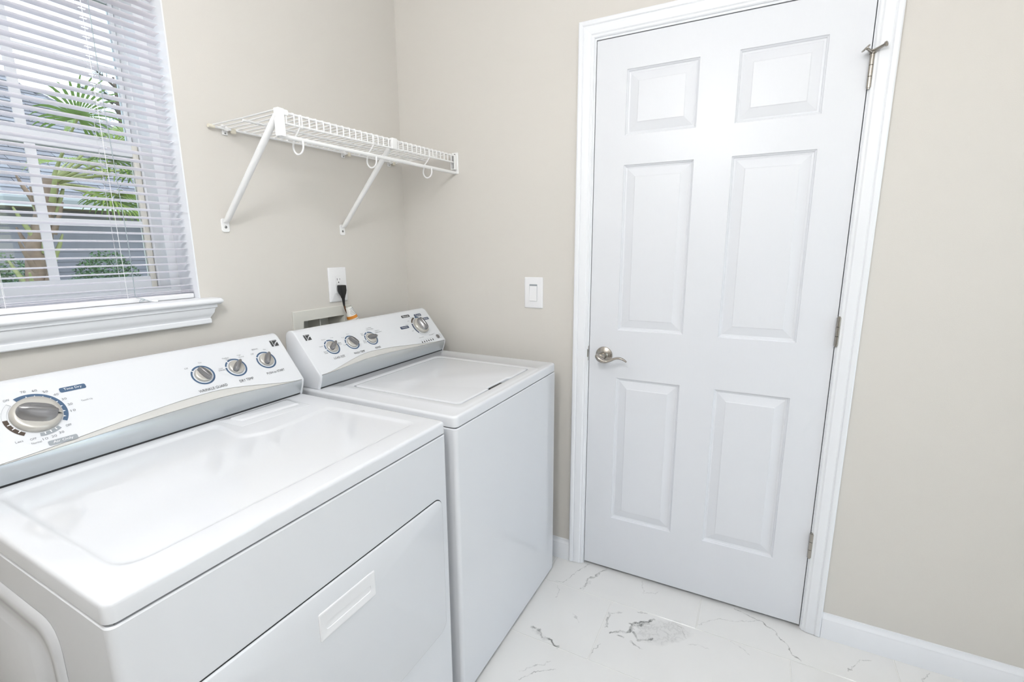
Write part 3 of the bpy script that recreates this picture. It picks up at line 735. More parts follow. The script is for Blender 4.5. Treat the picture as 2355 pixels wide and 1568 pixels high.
# ---------------------------------------------------------------- recessed washer supply box
sb = thing('washer_supply_box', 'recessed white plastic supply box in the wall behind the washer', 'outlet box', (-0.504, 0.0, 0.965))
ox0, ox1, oz0, oz1 = -0.6385, -0.3680, 0.963, 1.1205; ix0, ix1, iz0, iz1 = -0.5960, -0.4030, 1.000, 1.0815
boxp_m = mat('off white plastic box', '#dcdbd4', 0.5)
bm = NB()
oo = [(ox0, oz0), (ox1, oz0), (ox1, oz1), (ox0, oz1)]; ii = [(ix0, iz0), (ix1, iz0), (ix1, iz1), (ix0, iz1)]
loft(bm, [[Vector((x, -0.0004, z)) for x, z in oo], [Vector((x, -0.0050, z)) for x, z in oo], [Vector((x, -0.0060, z)) for x, z in offs(oo, 0.002)], [Vector((x, -0.0060, z)) for x, z in ii], [Vector((x, 0.0850, z)) for x, z in ii]], False, True)
bmesh.ops.recalc_face_normals(bm, faces=bm.faces)
obj('box_shell', bm, boxp_m, sb, smooth=0, world=True)
bm = NB(); box(bm, -0.502, -0.497, 0.02, 0.084, 1.001, 1.0805); obj('divider', bm, boxp_m, sb, smooth=0, world=True)
for vx in (-0.56, -0.45):
    bm = NB(); tube(bm, [(vx, 0.05, 1.000), (vx, 0.05, 1.020), (vx, 0.048, 1.032), (vx, 0.040, 1.037), (vx, 0.02, 1.037)], [0.010, 0.010, 0.010, 0.009, 0.008], 12)
    obj('valve', bm, screw_m, sb, smooth=40, world=True)

# ---------------------------------------------------------------- power cord of the washer
pc = thing('power_cord', 'black angled plug and cord hanging from the wall outlet', 'power cord', (-0.4204, -0.008, 1.18))
bm = NB()
def rr3(cx, cy, cz, w, d, r=0.004): return [Vector((x, y, cz)) for x, y in rrect(cx - w / 2, cx + w / 2, cy - d / 2, cy + d / 2, r, 3)]
loft(bm, [rr3(-.4200, -.0215, 1.2010, .022, .024, .004), rr3(-.4200, -.0220, 1.1985, .026, .027, .005), rr3(-.4200, -.0225, 1.1800, .026, .028, .005), rr3(-.4200, -.0235, 1.1690, .023, .024, .006), rr3(-.4200, -.0250, 1.1600, .017, .018, .006), rr3(-.4200, -.0260, 1.1500, .013, .013, .0055)], True, True)
bmesh.ops.recalc_face_normals(bm, faces=bm.faces)
obj('plug', bm, black_m, pc, smooth=35, world=True)
bm = NB()
for k in range(7): tube(bm, [(-.4200 + .0002 * k, -.0262, 1.1515 - .0042 * k), (-.4199 + .0002 * k, -.0263, 1.1490 - .0042 * k)], .0068 - .0004 * k, 12)
tube(bm, [(-.4200, -.0262, 1.152), (-.4185, -.0266, 1.120)], [.0055, .0036], 10)
obj('strain_relief', bm, black_m, pc, smooth=35, world=True)
bm = NB(); tube(bm, [(-.4185, -.0266, 1.122), (-.4155, -.028, 1.108), (-.410, -.034, 1.085), (-.403, -.042, 1.055), (-.398, -.050, 1.010), (-.397, -.055, 0.93), (-.397, -.055, 0.80)], 0.0035, 10)
obj('cord', bm, mat('brown cord', '#5a3a22', 0.5), pc, smooth=60, world=True)
# paper warning tag rolled around the cord
tg = thing('warning_tag', 'white paper tag with an orange band around the cord', 'tag', (-0.395, -0.035, 1.06))
def tagpt(a, t, off=0.0):
    c = Vector((-.4060, -.0350, 1.1160)).lerp(Vector((-.3850, -.0430, 1.0400)), t); r = 0.0120 + 0.0140 * t + off
    ax = (Vector((-.3850, -.0430, 1.0400)) - Vector((-.4060, -.0350, 1.1160))).normalized(); sx = Vector((0, -1, 0)); sx = (sx - ax * sx.dot(ax)).normalized(); sy = ax.cross(sx)
    return c + sx * (r * math.cos(a)) + sy * (r * math.sin(a))
def tagband(t0, t1, off, n=24, a0=-2.6, a1=2.6):
    bm = NB(); A = [a0 + (a1 - a0) * k / n for k in range(n + 1)]
    loft(bm, [[tagpt(a, t, off) for a in A] + [tagpt(a, t, off - 0.0006) for a in A[::-1]] for t in (t0, t1)], True, True)
    bmesh.ops.recalc_face_normals(bm, faces=bm.faces); return bm
obj('paper', tagband(0.0, 1.0, 0.0), mat('tag paper', '#ecebe6', 0.7), tg, smooth=40, world=True)
obj('orange_band', tagband(0.46, 0.60, 0.0008), orange_m, tg, smooth=40, world=True)
bm = NB()
for t in (0.10, 0.17, 0.24, 0.31, 0.38, 0.66, 0.73, 0.80, 0.87, 0.94):
    b2_ = tagband(t, t + 0.018, 0.0007, 12, -1.2 + random.uniform(-.2, .2), 0.9 + random.uniform(-.4, .3)); me = bpy.data.meshes.new('t'); b2_.to_mesh(me); b2_.free(); bm.from_mesh(me); bpy.data.meshes.remove(me)
obj('print_lines', bm, grey_m, tg, smooth=0, world=True)

# ================================================================ appliances (local: x right along the front, y towards the wall, z up)
ZS, ZT = 0.866, 0.900
def sstep(t): t = max(0.0, min(1.0, t)); return t * t * (3 - 2 * t)
class Panel:
    """the sloping control panel: (x, s) -> local point; n is its outward normal"""
    def __init__(self, yb): self.L = Vector((0, yb - 0.0125, ZT + 0.048)); self.e = Vector((0, 0.640, 0.768)); self.n = Vector((0, -0.768, 0.640))
    def pt(self, x, s, h=0.0): return Vector((x, self.L.y, self.L.z)) + self.e * s + self.n * h
    def M(self, x, s, h=0.0, ang=0.0):
        p = self.pt(x, s, h); X = Vector((1, 0, 0)); Y = self.e; Z = self.n
        B = Matrix(((X.x, Y.x, Z.x, p.x), (X.y, Y.y, Z.y, p.y), (X.z, Y.z, Z.z, p.z), (0, 0, 0, 1)))
        return B @ Matrix.Rotation(ang, 4, 'Z')

def console(root, x0, x1, yb, mirror):
    P = Panel(yb); W_ = x1 - x0; nx = 56
    def arc(x):
        t = (x - x0) / W_
        if mirror: t = 1 - t
        pk = 0.36
        u = t / pk if t < pk else 1 - (t - pk) / (1 - pk)
        return 0.0355 * sstep(u) ** 0.9 + 0.0008
    xs = [x0 + W_ * k / nx for k in range(nx + 1)]
    back = [(yb + 0.1000, ZT + 0.1785), (yb + 0.1080, ZT + 0.1808), (yb + 0.1180, ZT + 0.1800), (yb + 0.1280, ZT + 0.1755), (yb + 0.1340, ZT + 0.1660), (yb + 0.1360, ZT + 0.1500), (yb + 0.1360, ZT + 0.0005)]
    bm = NB(); loops = []
    for x in xs:
        b = arc(x); l = [P.pt(x, b + (0.163 - b) * k / 6) for k in range(7)] + [Vector((x, y, z)) for y, z in back]
        loops.append(l)
    loft(bm, loops, closed=False)
    bmesh.ops.recalc_face_normals(bm, faces=bm.faces)
    cp = obj('control_panel', bm, appl_m, root, smooth=40)
    # pale crescent under the panel edge, silver fascia rolling over below it
    def low(x): return 0.40 * arc(x) - 0.0008
    bm = NB()
    loft(bm, [[P.pt(x, low(x) + (arc(x) - low(x)) * t, -0.0012 * math.sin(PI * min(t, .5))) for t in (0, .25, .5, .75, 1)] for x in xs], closed=False)
    bmesh.ops.recalc_face_normals(bm, faces=bm.faces)
    obj('fascia_band', bm, band_m, root, smooth=50)['label'] = 'pale grey crescent above the silver strip'
    bm = NB(); loops = []
    for x in xs:
        T = P.pt(x, low(x), -0.0012); k = min(1.0, arc(x) / 0.03)
        A = Vector((x, yb + 0.0005, ZT + 0.0045)); l = []
        C1 = Vector((x, yb - 0.0040 - 0.004 * k, ZT + 0.016)); C2 = Vector((x, yb - 0.0135 - 0.0015 * k, ZT + 0.034 + 0.004 * k))
        for q in range(9):
            t = q / 8; l.append(A * (1 - t) ** 3 + C1 * (3 * t * (1 - t) ** 2) + C2 * (3 * t * t * (1 - t)) + T * t ** 3)
        loops.append(l)
    loft(bm, loops, closed=False)
    bmesh.ops.recalc_face_normals(bm, faces=bm.faces)
    obj('fascia', bm, silver_m, root, smooth=50)['label'] = 'curved silver strip below the controls'
    # end caps
    prof = [(yb, ZT + 0.0005), (yb - 0.0035, ZT + 0.012), (yb - 0.0085, ZT + 0.026), (yb - 0.0120, ZT + 0.040), (P.L.y, P.L.z)] + [tuple(P.pt(0, s)[1:]) for s in (0.04, 0.09, 0.14, 0.163)] + back
    for xa, xb in ((x0 - 0.008, x0 + 0.0002), (x1 - 0.0002, x1 + 0.008)):
        bm = NB(); cy = sum(p[0] for p in prof) / len(prof); cz = sum(p[1] for p in prof) / len(prof)
        def sh(k): return [(cy + (y - cy) * k, max(ZT + 0.0005, cz + (z - cz) * k)) for y, z in prof]
        outer = xa if xa < x0 else xb; inner = xb if xa < x0 else xa
        dr = 1 if inner > outer else -1
        loft(bm, [[Vector((inner, y, z)) for y, z in sh(1.006)], [Vector((outer + dr * 0.003, y, z)) for y, z in sh(1.006)], [Vector((outer + dr * 0.0008, y, z)) for y, z in sh(0.99)], [Vector((outer, y, z)) for y, z in sh(0.96)]], True, True)
        bmesh.ops.recalc_face_normals(bm, faces=bm.faces)
        obj('end_cap', bm, appl_m, root, smooth=50)
    # dark joint under the console
    bm = boxm(x0, x1, yb + 0.0015, yb + 0.130, ZT - 0.002, ZT + 0.0052); obj('console_gasket', bm, dark_m, root, smooth=0)
    return P, cp

def sector(bm, P, x, s, r0, r1, a0, a1, h=0.0005, n=40):
    A = [math.radians(a0 + (a1 - a0) * k / n) for k in range(n + 1)]
    i = [bm.verts.new(P.pt(x + r0 * math.cos(a), s + r0 * math.sin(a), h)) for a in A]; o = [bm.verts.new(P.pt(x + r1 * math.cos(a), s + r1 * math.sin(a), h)) for a in A]
    for k in range(n): bm.faces.new((i[k], o[k], o[k + 1], i[k + 1]))
    return bm
def knob(root, cp, P, x, s, ang, ticks=(160, 125)):
    bm = sector(NB(), P, x, s, 0.0245, 0.0288, 0, 360, n=56); ringo = obj('dial_ring', bm, blue_m, cp, smooth=0)
    for t in ticks:
        bm = NB(); M = P.M(x, s, 0.0008, math.radians(t)); vs = [bm.verts.new(M @ Vector(p)) for p in ((0.0235, -0.0012, 0), (0.0298, -0.0012, 0), (0.0298, 0.0012, 0), (0.0235, 0.0012, 0))]; bm.faces.new(vs)
        obj('dial_tick', bm, whitep_m, cp, smooth=0)
    bm = NB(); lathe(bm, [(0.0205, 0.0004), (0.0210, 0.0030), (0.0200, 0.0055), (0.0185, 0.0068), (0.0150, 0.0082), (0.0, 0.0086)][:-1], 40, P.M(x, s))
    k = obj('control_knob', bm, knob_m, root, smooth=40)
    bm = NB(); M = P.M(x, s, 0.0, math.radians(ang)); loops = []
    for z, ln, w in ((0.0070, 0.0195, 0.0088), (0.0120, 0.0200, 0.0072), (0.0180, 0.0200, 0.0060), (0.0215, 0.0190, 0.0046), (0.0225, 0.0175, 0.0030)):
        pts = []
        for q in range(28):
            a = 2 * PI * q / 28; c, sn = math.cos(a), math.sin(a)
            pts.append(M @ Vector((ln * math.copysign(abs(c) ** 0.75, c), w * math.copysign(abs(sn) ** 0.8, sn) * (1.0 - 0.18 * c), z - 0.0035 * (c * c) * (z > 0.015))))
        loops.append(pts)
    loft(bm, loops, True, True); bmesh.ops.recalc_face_normals(bm, faces=bm.faces)
    obj('grip', bm, grip_m, k, smooth=40)
    return k
def dial(root, P, x, s, ang, R=0.0375):
    bm = NB(); lathe(bm, [(R, 0.0004), (R * 1.015, 0.004), (R * 0.985, 0.009), (R * 0.90, 0.012), (R * 0.80, 0.0135), (R * 0.70, 0.0128), (R * 0.60, 0.0130), (R * .3, 0.0132)], 56, P.M(x, s))
    k = obj('timer_dial', bm, knob_m, root, smooth=40)
    bm = NB(); M = P.M(x, s, 0.0, math.radians(ang)); loops = []
    for z, ln, w in ((0.0115, R * 0.80, R * 0.62), (0.0160, R * 0.80, R * 0.40), (0.0220, R * 0.79, R * 0.22), (0.0290, R * 0.78, R * 0.15), (0.0325, R * 0.75, R * 0.11), (0.0335, R * 0.70, R * 0.06)):
        pts = []
        for q in range(36):
            a = 2 * PI * q / 36; c, sn = math.cos(a), math.sin(a)
            pts.append(M @ Vector((ln * math.copysign(abs(c) ** 0.7, c), w * math.copysign(abs(sn) ** 0.9, sn), z - 0.004 * c * c * (z > 0.02))))
        loops.append(pts)
    loft(bm, loops, True, True); bmesh.ops.recalc_face_normals(bm, faces=bm.faces)
    obj('grip', bm, grip_m, k, smooth=40)
    bm = NB(); vs = [bm.verts.new(M @ Vector(p)) for p in ((R * 0.80, -R * .06, 0.0141), (R * 0.97, 0, 0.0128), (R * 0.80, R * .06, 0.0141))]; bm.faces.new(vs); obj('pointer', bm, ink_m, k, smooth=0)
    return k
def label(cp, P, txt, x, s, w, h, m=None, ang=0.0, hh=0.0009): return obj('lettering', text_bm(txt, w, h, P.M(x, s, hh, ang)), m or ink_m, cp, smooth=0)
def pill(cp, P, txt, x, s, w, h, m):
    bm = NB(); M = P.M(x, s, 0.0005); bm.faces.new([bm.verts.new(M @ Vector((a, b, 0))) for a, b in rrect(-w / 2, w / 2, -h / 2, h / 2, h * 0.28, 4)])
    p = obj('label_pill', bm, m, cp, smooth=0)
    obj('lettering', text_bm(txt, w * 0.68, h * 0.62, P.M(x, s, 0.0009)), whitep_m, cp, smooth=0)
def emblem(cp, P, x, s, w=0.0235, h=0.0225):
    """square black badge: upright bar, swooping stroke"""
    def poly(pts, m, hh):
        bm = NB(); M = P.M(x, s, hh); bm.faces.new([bm.verts.new(M @ Vector(((a - .5) * w, (b - .5) * h, 0))) for a, b in pts]); return obj('emblem', bm, m, cp, smooth=0)
    poly([(0, .02), (.26, .02), (.26, .98), (0, .98)], ink_m, 0.0007)
    poly([(.33, .10), (.52, .42), (.70, .60), (1, .80), (1, .98), (.33, .98)], ink_m, 0.0007)
    poly([(.38, .02), (1, .02), (1, .62), (.74, .46), (.54, .26)], ink_m, 0.0007)
    poly([(.0, .86), (1, .86), (1, .885), (0, .885)], whitep_m, 0.0010)

def cabinet_bm(w, d, z0, z1, r=0.012):
    bm = NB(); o = rrect(0, w, 0, d, r, 5); loops = []
    for z, i in ((z0, 0.004), (z0 + 0.004, 0.0), (z1 - 0.0025, 0.0), (z1, 0.0025)): loops.append([Vector((x, y, z)) for x, y in offs(o, i)])
    loft(bm, loops, True, True); bmesh.ops.recalc_face_normals(bm, faces=bm.faces); return bm

def top_bm(w, d, rad, hole, hr, steps):
    """deck with rounded edge and a shaped field: steps = (inset, z drop)"""
    bm = NB(); o = rrect(0, w, 0, d, rad, 6)
    prof = [(0.0015, ZS + 0.002), (0.0, ZS + 0.0035), (0.0, ZT - 0.0080), (0.0005, ZT - 0.0050), (0.0018, ZT - 0.0024), (0.0040, ZT - 0.0008), (0.0068, ZT - 0.0001), (0.0090, ZT)]
    R = loft(bm, [[Vector((x, y, z)) for x, y in offs(o, i)] for i, z in prof], True, False)
    inner = [[Vector((x, y, ZT + dz)) for x, y in fillet(offs(hole, i), hr)] for i, dz in steps]
    R2 = loft(bm, inner, False, False)
    ring_fill(bm, R[-1], R2[0])
    return bm, R2[-1]

# ---------------------------------------------------------------- washer
WW, WD = 0.686, 0.668
wash = thing('washing_machine', 'white top load washing machine in the corner beside the door', 'washing machine', (-0.7787, -0.7805, 0), -0.0124)
obj('cabinet', cabinet_bm(WW, WD, 0.012, ZS - 0.0012), appl_m, wash, smooth=30)
obj('deck_gap', boxm(0.010, WW - 0.010, 0.006, WD - 0.010, ZS - 0.003, ZS + 0.004), dark_m, wash, smooth=0)
lidp = [(0.091, 0.050), (0.545, 0.050), (0.552, 0.462), (0.091, 0.462)]
lidr = [0.022, 0.022, 0.03, 0.02]
bm, inn = top_bm(WW, WD, 0.016, offs(lidp, -0.0035), lidr, [(-0.030, 0.0), (-0.026, 0.0012), (-0.021, 0.0016), (-0.004, 0.0016), (0.0, 0.0008), (0.0, -0.016)])
bm.faces.new(inn)
bmesh.ops.recalc_face_normals(bm, faces=bm.faces)
obj('top_deck', bm, appl_m, wash, smooth=35)
bm = NB()
notch = [(0.091, 0.050), (0.255, 0.050), (0.266, 0.058), (0.400, 0.058), (0.412, 0.050), (0.545, 0.050), (0.552, 0.462), (0.091, 0.462)]
nr = [0.022, 0.006, 0.006, 0.006, 0.006, 0.022, 0.03, 0.02]
loft(bm, [[Vector((x, y, z)) for x, y in fillet(offs(notch, i), nr)] for i, z in ((0.0005, ZT - 0.013), (0.0, ZT - 0.006), (0.0, ZT - 0.001), (0.0008, ZT + 0.0012), (0.003, ZT + 0.0024), (0.008, ZT + 0.0030))], True, True)
bmesh.ops.recalc_face_normals(bm, faces=bm.faces)
obj('lid', bm, appl_m, wash, smooth=30)
obj('lid_notch', boxm(0.270, 0.345, 0.0478, 0.0572, ZT - 0.0045, ZT - 0.0002), black_m, wash, smooth=0)
for fx in (0.05, WW - 0.05):
    for fy in (0.05, WD - 0.06):
        bm = NB(); lathe(bm, [(0.017, 0.0), (0.019, 0.004), (0.014, 0.013)], 16, Matrix.Translation(Vector((fx, fy, 0)))); obj('foot', bm, black_m, wash, smooth=30)
CX = 0.0217
P, cp = console(wash, 0.0205, 0.6780, 0.533, False)
emblem(cp, P, CX + 0.028, 0.1405)
knob(wash, cp, P, CX + 0.096, 0.088, 38, (190, 150, 112, 20))
knob(wash, cp, P, CX + 0.185, 0.088, 122, (178, 142))
knob(wash, cp, P, CX + 0.277, 0.087, -9, (190, 140, 100))
label(cp, P, 'LOAD SIZE', CX + 0.099, 0.0450, 0.046, 0.0080); label(cp, P, 'WASH TEMP', CX + 0.189, 0.0440, 0.050, 0.0080); label(cp, P, 'RINSE', CX + 0.281, 0.0440, 0.026, 0.0080)
for t, x, s in (('Extra', -0.036, -0.012), ('Small', -0.036, -0.018), ('Small', -0.040, 0.010), ('Medium', -0.016, 0.033), ('Large', 0.020, 0.034), ('Extra', 0.037, 0.009), ('Large', 0.038, 0.003)):
    label(cp, P, t, CX + 0.096 + x, 0.088 + s, 0.0165 if len(t) > 5 else 0.0125, 0.0042, ink2_m)
for t, x, s in (('Cold', -0.036, -0.004), ('Cool', -0.026, 0.026), ('Warm', 0.002, 0.035)): label(cp, P, t, CX + 0.185 + x, 0.088 + s, 0.0125, 0.0042, ink2_m)
for t, x, s, w in (('Cold', -0.038, -0.006, .011), ('Rinse', -0.038, -0.012, .013), ('Cool', -0.030, 0.026, .011), ('Rinse', -0.028, 0.020, .013), ('Cool Rinse', 0.018, 0.044, .026), ('with fabric softener', 0.020, 0.037, .036), ('Cool Rinse', 0.050, 0.026, .024), ('with fabric softener', 0.052, 0.019, .034)):
    label(cp, P, t, CX + 0.277 + x, 0.087 + s, w, 0.0042, ink2_m)
BX, BS = CX + 0.569, 0.091
for a0, a1, m in ((150, 102, brown_m), (220, 156, navy_m), (92, 60, blue_m)): obj('dial_band', sector(NB(), P, BX, BS, 0.0405, 0.0475, a0, a1), m, cp, smooth=0)
for a0, a1 in ((228, 264), (270, 312), (318, 372)):
    bm = NB(); sector(bm, P, BX, BS, 0.0405, 0.0410, a0, a1); sector(bm, P, BX, BS, 0.0470, 0.0475, a0, a1); sector(bm, P, BX, BS, 0.0405, 0.0475, a0, a0 + 0.8, n=2); sector(bm, P, BX, BS, 0.0405, 0.0475, a1 - 0.8, a1, n=2)
    obj('dial_band', bm, grey_m, cp, smooth=0)
dial(wash, P, BX, BS, 96, 0.0365)
pill(cp, P, 'Normal', CX + 0.519, 0.1490, 0.050, 0.0120, ink_m); pill(cp, P, 'Casual', CX + 0.5935, 0.1440, 0.045, 0.0120, navy_m); pill(cp, P, 'Express', CX + 0.626, 0.1200, 0.045, 0.0120, navy_m); pill(cp, P, 'Heavy Duty', CX + 0.4745, 0.0995, 0.050, 0.0125, navy_m)
for t, x, s, w in (('Regular', .545, .137, .018), ('Light', .517, .124, .013), ('Heavy', .497, .110, .016), ('OFF', .507, .076, .012), ('Drain Spin', .530, .0380, .028), ('Rinse Spin', .596, .0390, .028)):
    label(cp, P, t, CX + x, s, w, 0.0048, ink_m if x > .52 and s < .05 else ink2_m)
for k in range(6):
    bm = NB(); M = P.M(CX + 0.5180 + 0.0142 * k, 0.0165, 0.0004); vs = [bm.verts.new(M @ Vector((0.0030 * math.cos(2 * PI * q / 16), 0.0046 * math.sin(2 * PI * q / 16), 0))) for q in range(16)]; bm.faces.new(vs)
    obj('status_light', bm, black_m, cp, smooth=0)
    label(cp, P, ('Fill', 'Wash', 'Rinse', 'Spin', 'Lid', 'Done')[k], CX + 0.5180 + 0.0142 * k, 0.0250, 0.0090, 0.0028, ink2_m)
bm = NB(); lathe(bm, [(0.0098, 0.0004), (0.0098, 0.0016), (0.0090, 0.0026), (0.004, 0.0028)], 28, P.M(CX + 0.6285, 0.0240)); obj('start_button', bm, grip_m, wash, smooth=35)
for t, x, s, w in (('START', .648, .032, .014), ('PAUSE', .649, .026, .014), ('push', .616, .042, .010), ('hold', .640, .016, .012)): label(cp, P, t, CX + x, s, w, 0.0036, ink2_m)

# ---------------------------------------------------------------- dryer
DW, DD = 0.737, 0.690
dry = thing('clothes_dryer', 'white front load clothes dryer under the window', 'dryer', (-1.5466, -0.7638, 0), -0.0093)
DDX = (0.0325, 0.7045); DDZ = (0.308, 0.700)
bm = NB(); o = rrect(0, DW, 0, DD, 0.012, 5)
R = loft(bm, [[Vector((x, y, z)) for x, y in offs(o, i)] for i, z in ((0.004, 0.012), (0.0, 0.016), (0.0, ZS - 0.0037), (0.0025, ZS - 0.0012))], True, True)
bmesh.ops.recalc_face_normals(bm, faces=bm.faces)
obj('cabinet', bm, appl_m, dry, smooth=30)
# embossed stiffening panel on the side facing the open end
bm = NB(); em = [(0.165, 0.10), (0.64, 0.10), (0.64, 0.805), (0.165, 0.805)]; er = [0.05] * 4
loft(bm, [[Vector((-h, y, z)) for y, z in fillet(offs(em, i), er, 6)] for i, h in ((0.0, 0.0002), (0.008, 0.006), (0.026, 0.0065), (0.036, 0.0008), (0.058, 0.0008), (0.068, 0.006))], False, True)
bmesh.ops.recalc_face_normals(bm, faces=bm.faces)
obj('side_embossing', bm, appl_m, dry, smooth=50)
obj('deck_gap', boxm(0.010, DW - 0.010, 0.006, DD - 0.010, ZS - 0.003, ZS + 0.004), dark_m, dry, smooth=0)
fld = [(0.044, 0.060), (0.693, 0.060), (0.683, 0.366), (0.480, 0.352), (0.436, 0.378), (0.452, 0.512), (0.044, 0.512)]
fr = [0.045, 0.03, 0.02, 0.05, 0.03, 0.02, 0.03]
bm, inn = top_bm(DW, DD, 0.0145, fld, fr, [(-0.003, 0.0), (0.0, -0.0004), (0.004, -0.0022), (0.008, -0.0038), (0.012, -0.0044), (0.016, -0.0045)])
bm.faces.new(inn)
bmesh.ops.recalc_face_normals(bm, faces=bm.faces)
obj('top_deck', bm, appl_m, dry, smooth=40)
# lint screen door
bm = NB(); lp = [(0.470, 0.436), (0.665, 0.418), (0.676, 0.530), (0.464, 0.530)]
loft(bm, [[Vector((x, y, z)) for x, y in fillet(offs(lp, i), 0.006, 4)] for i, z in ((0.0, ZT - 0.001), (0.0004, ZT + 0.0006), (0.002, ZT + 0.0012))], True, True); bmesh.ops.recalc_face_normals(bm, faces=bm.faces)
ld = obj('lint_door', bm, appl_m, dry, smooth=30)
bm = NB(); lp2 = [(0.492, 0.470), (0.658, 0.452), (0.664, 0.518), (0.486, 0.518)]
loft(bm, [[Vector((x, y, z)) for x, y in fillet(offs(lp2, i), 0.008, 4)] for i, z in ((0.0, ZT + 0.0008), (0.003, ZT + 0.0042), (0.008, ZT + 0.0052))], True, True); bmesh.ops.recalc_face_normals(bm, faces=bm.faces)
obj('finger_pull', bm, appl_m, ld, smooth=40)
# front door with its gap and pull
bm = NB(); dp = rrect(DDX[0], DDX[1], DDZ[0], DDZ[1], 0.026, 6)
loft(bm, [[Vector((x, y, z)) for x, z in offs(dp, i)] for i, y in ((-0.0024, 0.0005), (-0.0024, -0.0006))], True, True); bmesh.ops.recalc_face_normals(bm, faces=bm.faces)
obj('door_gap', bm, dark_m, dry, smooth=0)
hx0, hx1, hz0, hz1 = 0.302, 0.451, 0.5965, 0.6570
bm = NB()
Rr = loft(bm, [[Vector((x, y, z)) for x, z in offs(dp, i)] for i, y in ((0.0, -0.0002), (0.0, -0.0030), (0.0010, -0.0042), (0.0030, -0.0050))], False, False)
hl = [bm.verts.new(Vector((x, -0.0050, z))) for x, z in ((hx0 + 0.012, hz0 + 0.012), (hx1 - 0.012, hz0 + 0.012), (hx1 - 0.012, hz1 - 0.012), (hx0 + 0.012, hz1 - 0.012))]
for i in range(4): bm.edges.new((hl[i], hl[(i + 1) % 4]))
ring_fill(bm, Rr[-1], hl)
bmesh.ops.recalc_face_normals(bm, faces=bm.faces)
dd = obj('door', bm, appl_m, dry, smooth=30)
bm = NB(); hp = [(hx0, hz0), (hx1, hz0), (hx1, hz1), (hx0, hz1)]
sl = [(hx0 + 0.015, hz0 + 0.0165), (hx1 - 0.013, hz0 + 0.0165), (hx1 - 0.013, hz0 + 0.033), (hx0 + 0.015, hz0 + 0.033)]
loops = [[Vector((x, -0.0048, z)) for x, z in fillet(hp, 0.004, 4)], [Vector((x, -0.0066, z)) for x, z in fillet(offs(hp, 0.0006), 0.004, 4)], [Vector((x, -0.0074, z)) for x, z in fillet(offs(hp, 0.0022), 0.004, 4)],
         [Vector((x, -0.0070, z)) for x, z in fillet(offs(hp, 0.0045), 0.004, 4)], [Vector((x, -0.0062, z)) for x, z in fillet(sl, [.007, .007, .009, .009], 4)], [Vector((x, -0.0030, z)) for x, z in fillet(offs(sl, 0.002), [.006, .006, .008, .008], 4)], [Vector((x, 0.0060, z + 0.002)) for x, z in fillet(offs(sl, 0.005), .003, 4)]]
loft(bm, loops, True, True); bmesh.ops.recalc_face_normals(bm, faces=bm.faces)
obj('door_pull', bm, plas_m, dd, smooth=35)['label'] = 'recessed white plastic door pull'
for fx in (0.05, DW - 0.05):
    for fy in (0.05, DD - 0.06):
        bm = NB(); lathe(bm, [(0.017, 0.0), (0.019, 0.004), (0.014, 0.013)], 16, Matrix.Translation(Vector((fx, fy, 0)))); obj('foot', bm, black_m, dry, smooth=30)
DX = 0.7316
P, cp = console(dry, 0.0180, 0.7270, 0.538, True)
emblem(cp, P, DX - 0.022, 0.1405)
knob(dry, cp, P, DX - 0.258, 0.089, 113, (140,)); knob(dry, cp, P, DX - 0.168, 0.089, 47, (165, 125)); knob(dry, cp, P, DX - 0.075, 0.091, 59, (150,))
label(cp, P, 'WRINKLE GUARD', DX - 0.252, 0.0450, 0.074, 0.0078); label(cp, P, 'DRY TEMP', DX - 0.160, 0.0450, 0.040, 0.0078); label(cp, P, 'PUSH to START', DX - 0.068, 0.0470, 0.058, 0.0074)
for t, x, s, w in (('Off', -.258 - .030, .117, .009), ('On', -.258 + .008, .126, .008), ('Low', -.168 - .040, .096, .010), ('Delicate', -.168 - .040, .0905, .017), ('Medium', -.168 - .014, .124, .018), ('Casual', -.168 - .008, .118, .014), ('High', -.168 + .025, .124, .011), ('Normal', -.168 + .029, .118, .014), ('SIGNAL', -.075 - .014, .133, .020), ('Off', -.075 - .030, .119, .009), ('On', -.075 + .012, .126, .008)):
    label(cp, P, t, DX + x, s, w, 0.0046, ink2_m)
BX, BS = DX - 0.589, 0.0850
for a0, a1, m in ((115, -36, blue_m), (-57, -100, grey_m), (-128, -183, brown_m)): obj('dial_band', sector(NB(), P, BX, BS, 0.0415, 0.0490, a0, a1), m, cp, smooth=0)
bm = NB(); sector(bm, P, BX, BS, 0.0412, 0.0416, 132, 176); sector(bm, P, BX, BS, 0.0486, 0.0490, 132, 176); sector(bm, P, BX, BS, 0.0412, 0.0490, 132, 133, n=2); obj('dial_band', bm, grey_m, cp, smooth=0)
for k in range(8):
    a = math.radians(92 - 16.5 * k); M = P.M(BX + 0.0435 * math.cos(a), BS + 0.0435 * math.sin(a), 0.0009, a); bm = NB(); bm.faces.new([bm.verts.new(M @ Vector(p)) for p in ((-0.0022, -0.0016, 0), (0.0020, 0, 0), (-0.0022, 0.0016, 0))])
    obj('dial_tick', bm, whitep_m, cp, smooth=0)
for a in (-140, -154, -168, -66, -78, -90):
    a = math.radians(a); M = P.M(BX + 0.0430 * math.cos(a), BS + 0.0430 * math.sin(a), 0.0009, a); bm = NB(); bm.faces.new([bm.verts.new(M @ Vector(p)) for p in ((-0.0020, -0.0012, 0), (0.0034, -0.0007, 0), (0.0034, 0.0007, 0), (-0.0020, 0.0012, 0))])
    obj('dial_tick', bm, whitep_m, cp, smooth=0)
dial(dry, P, BX, BS, -24, 0.0390)
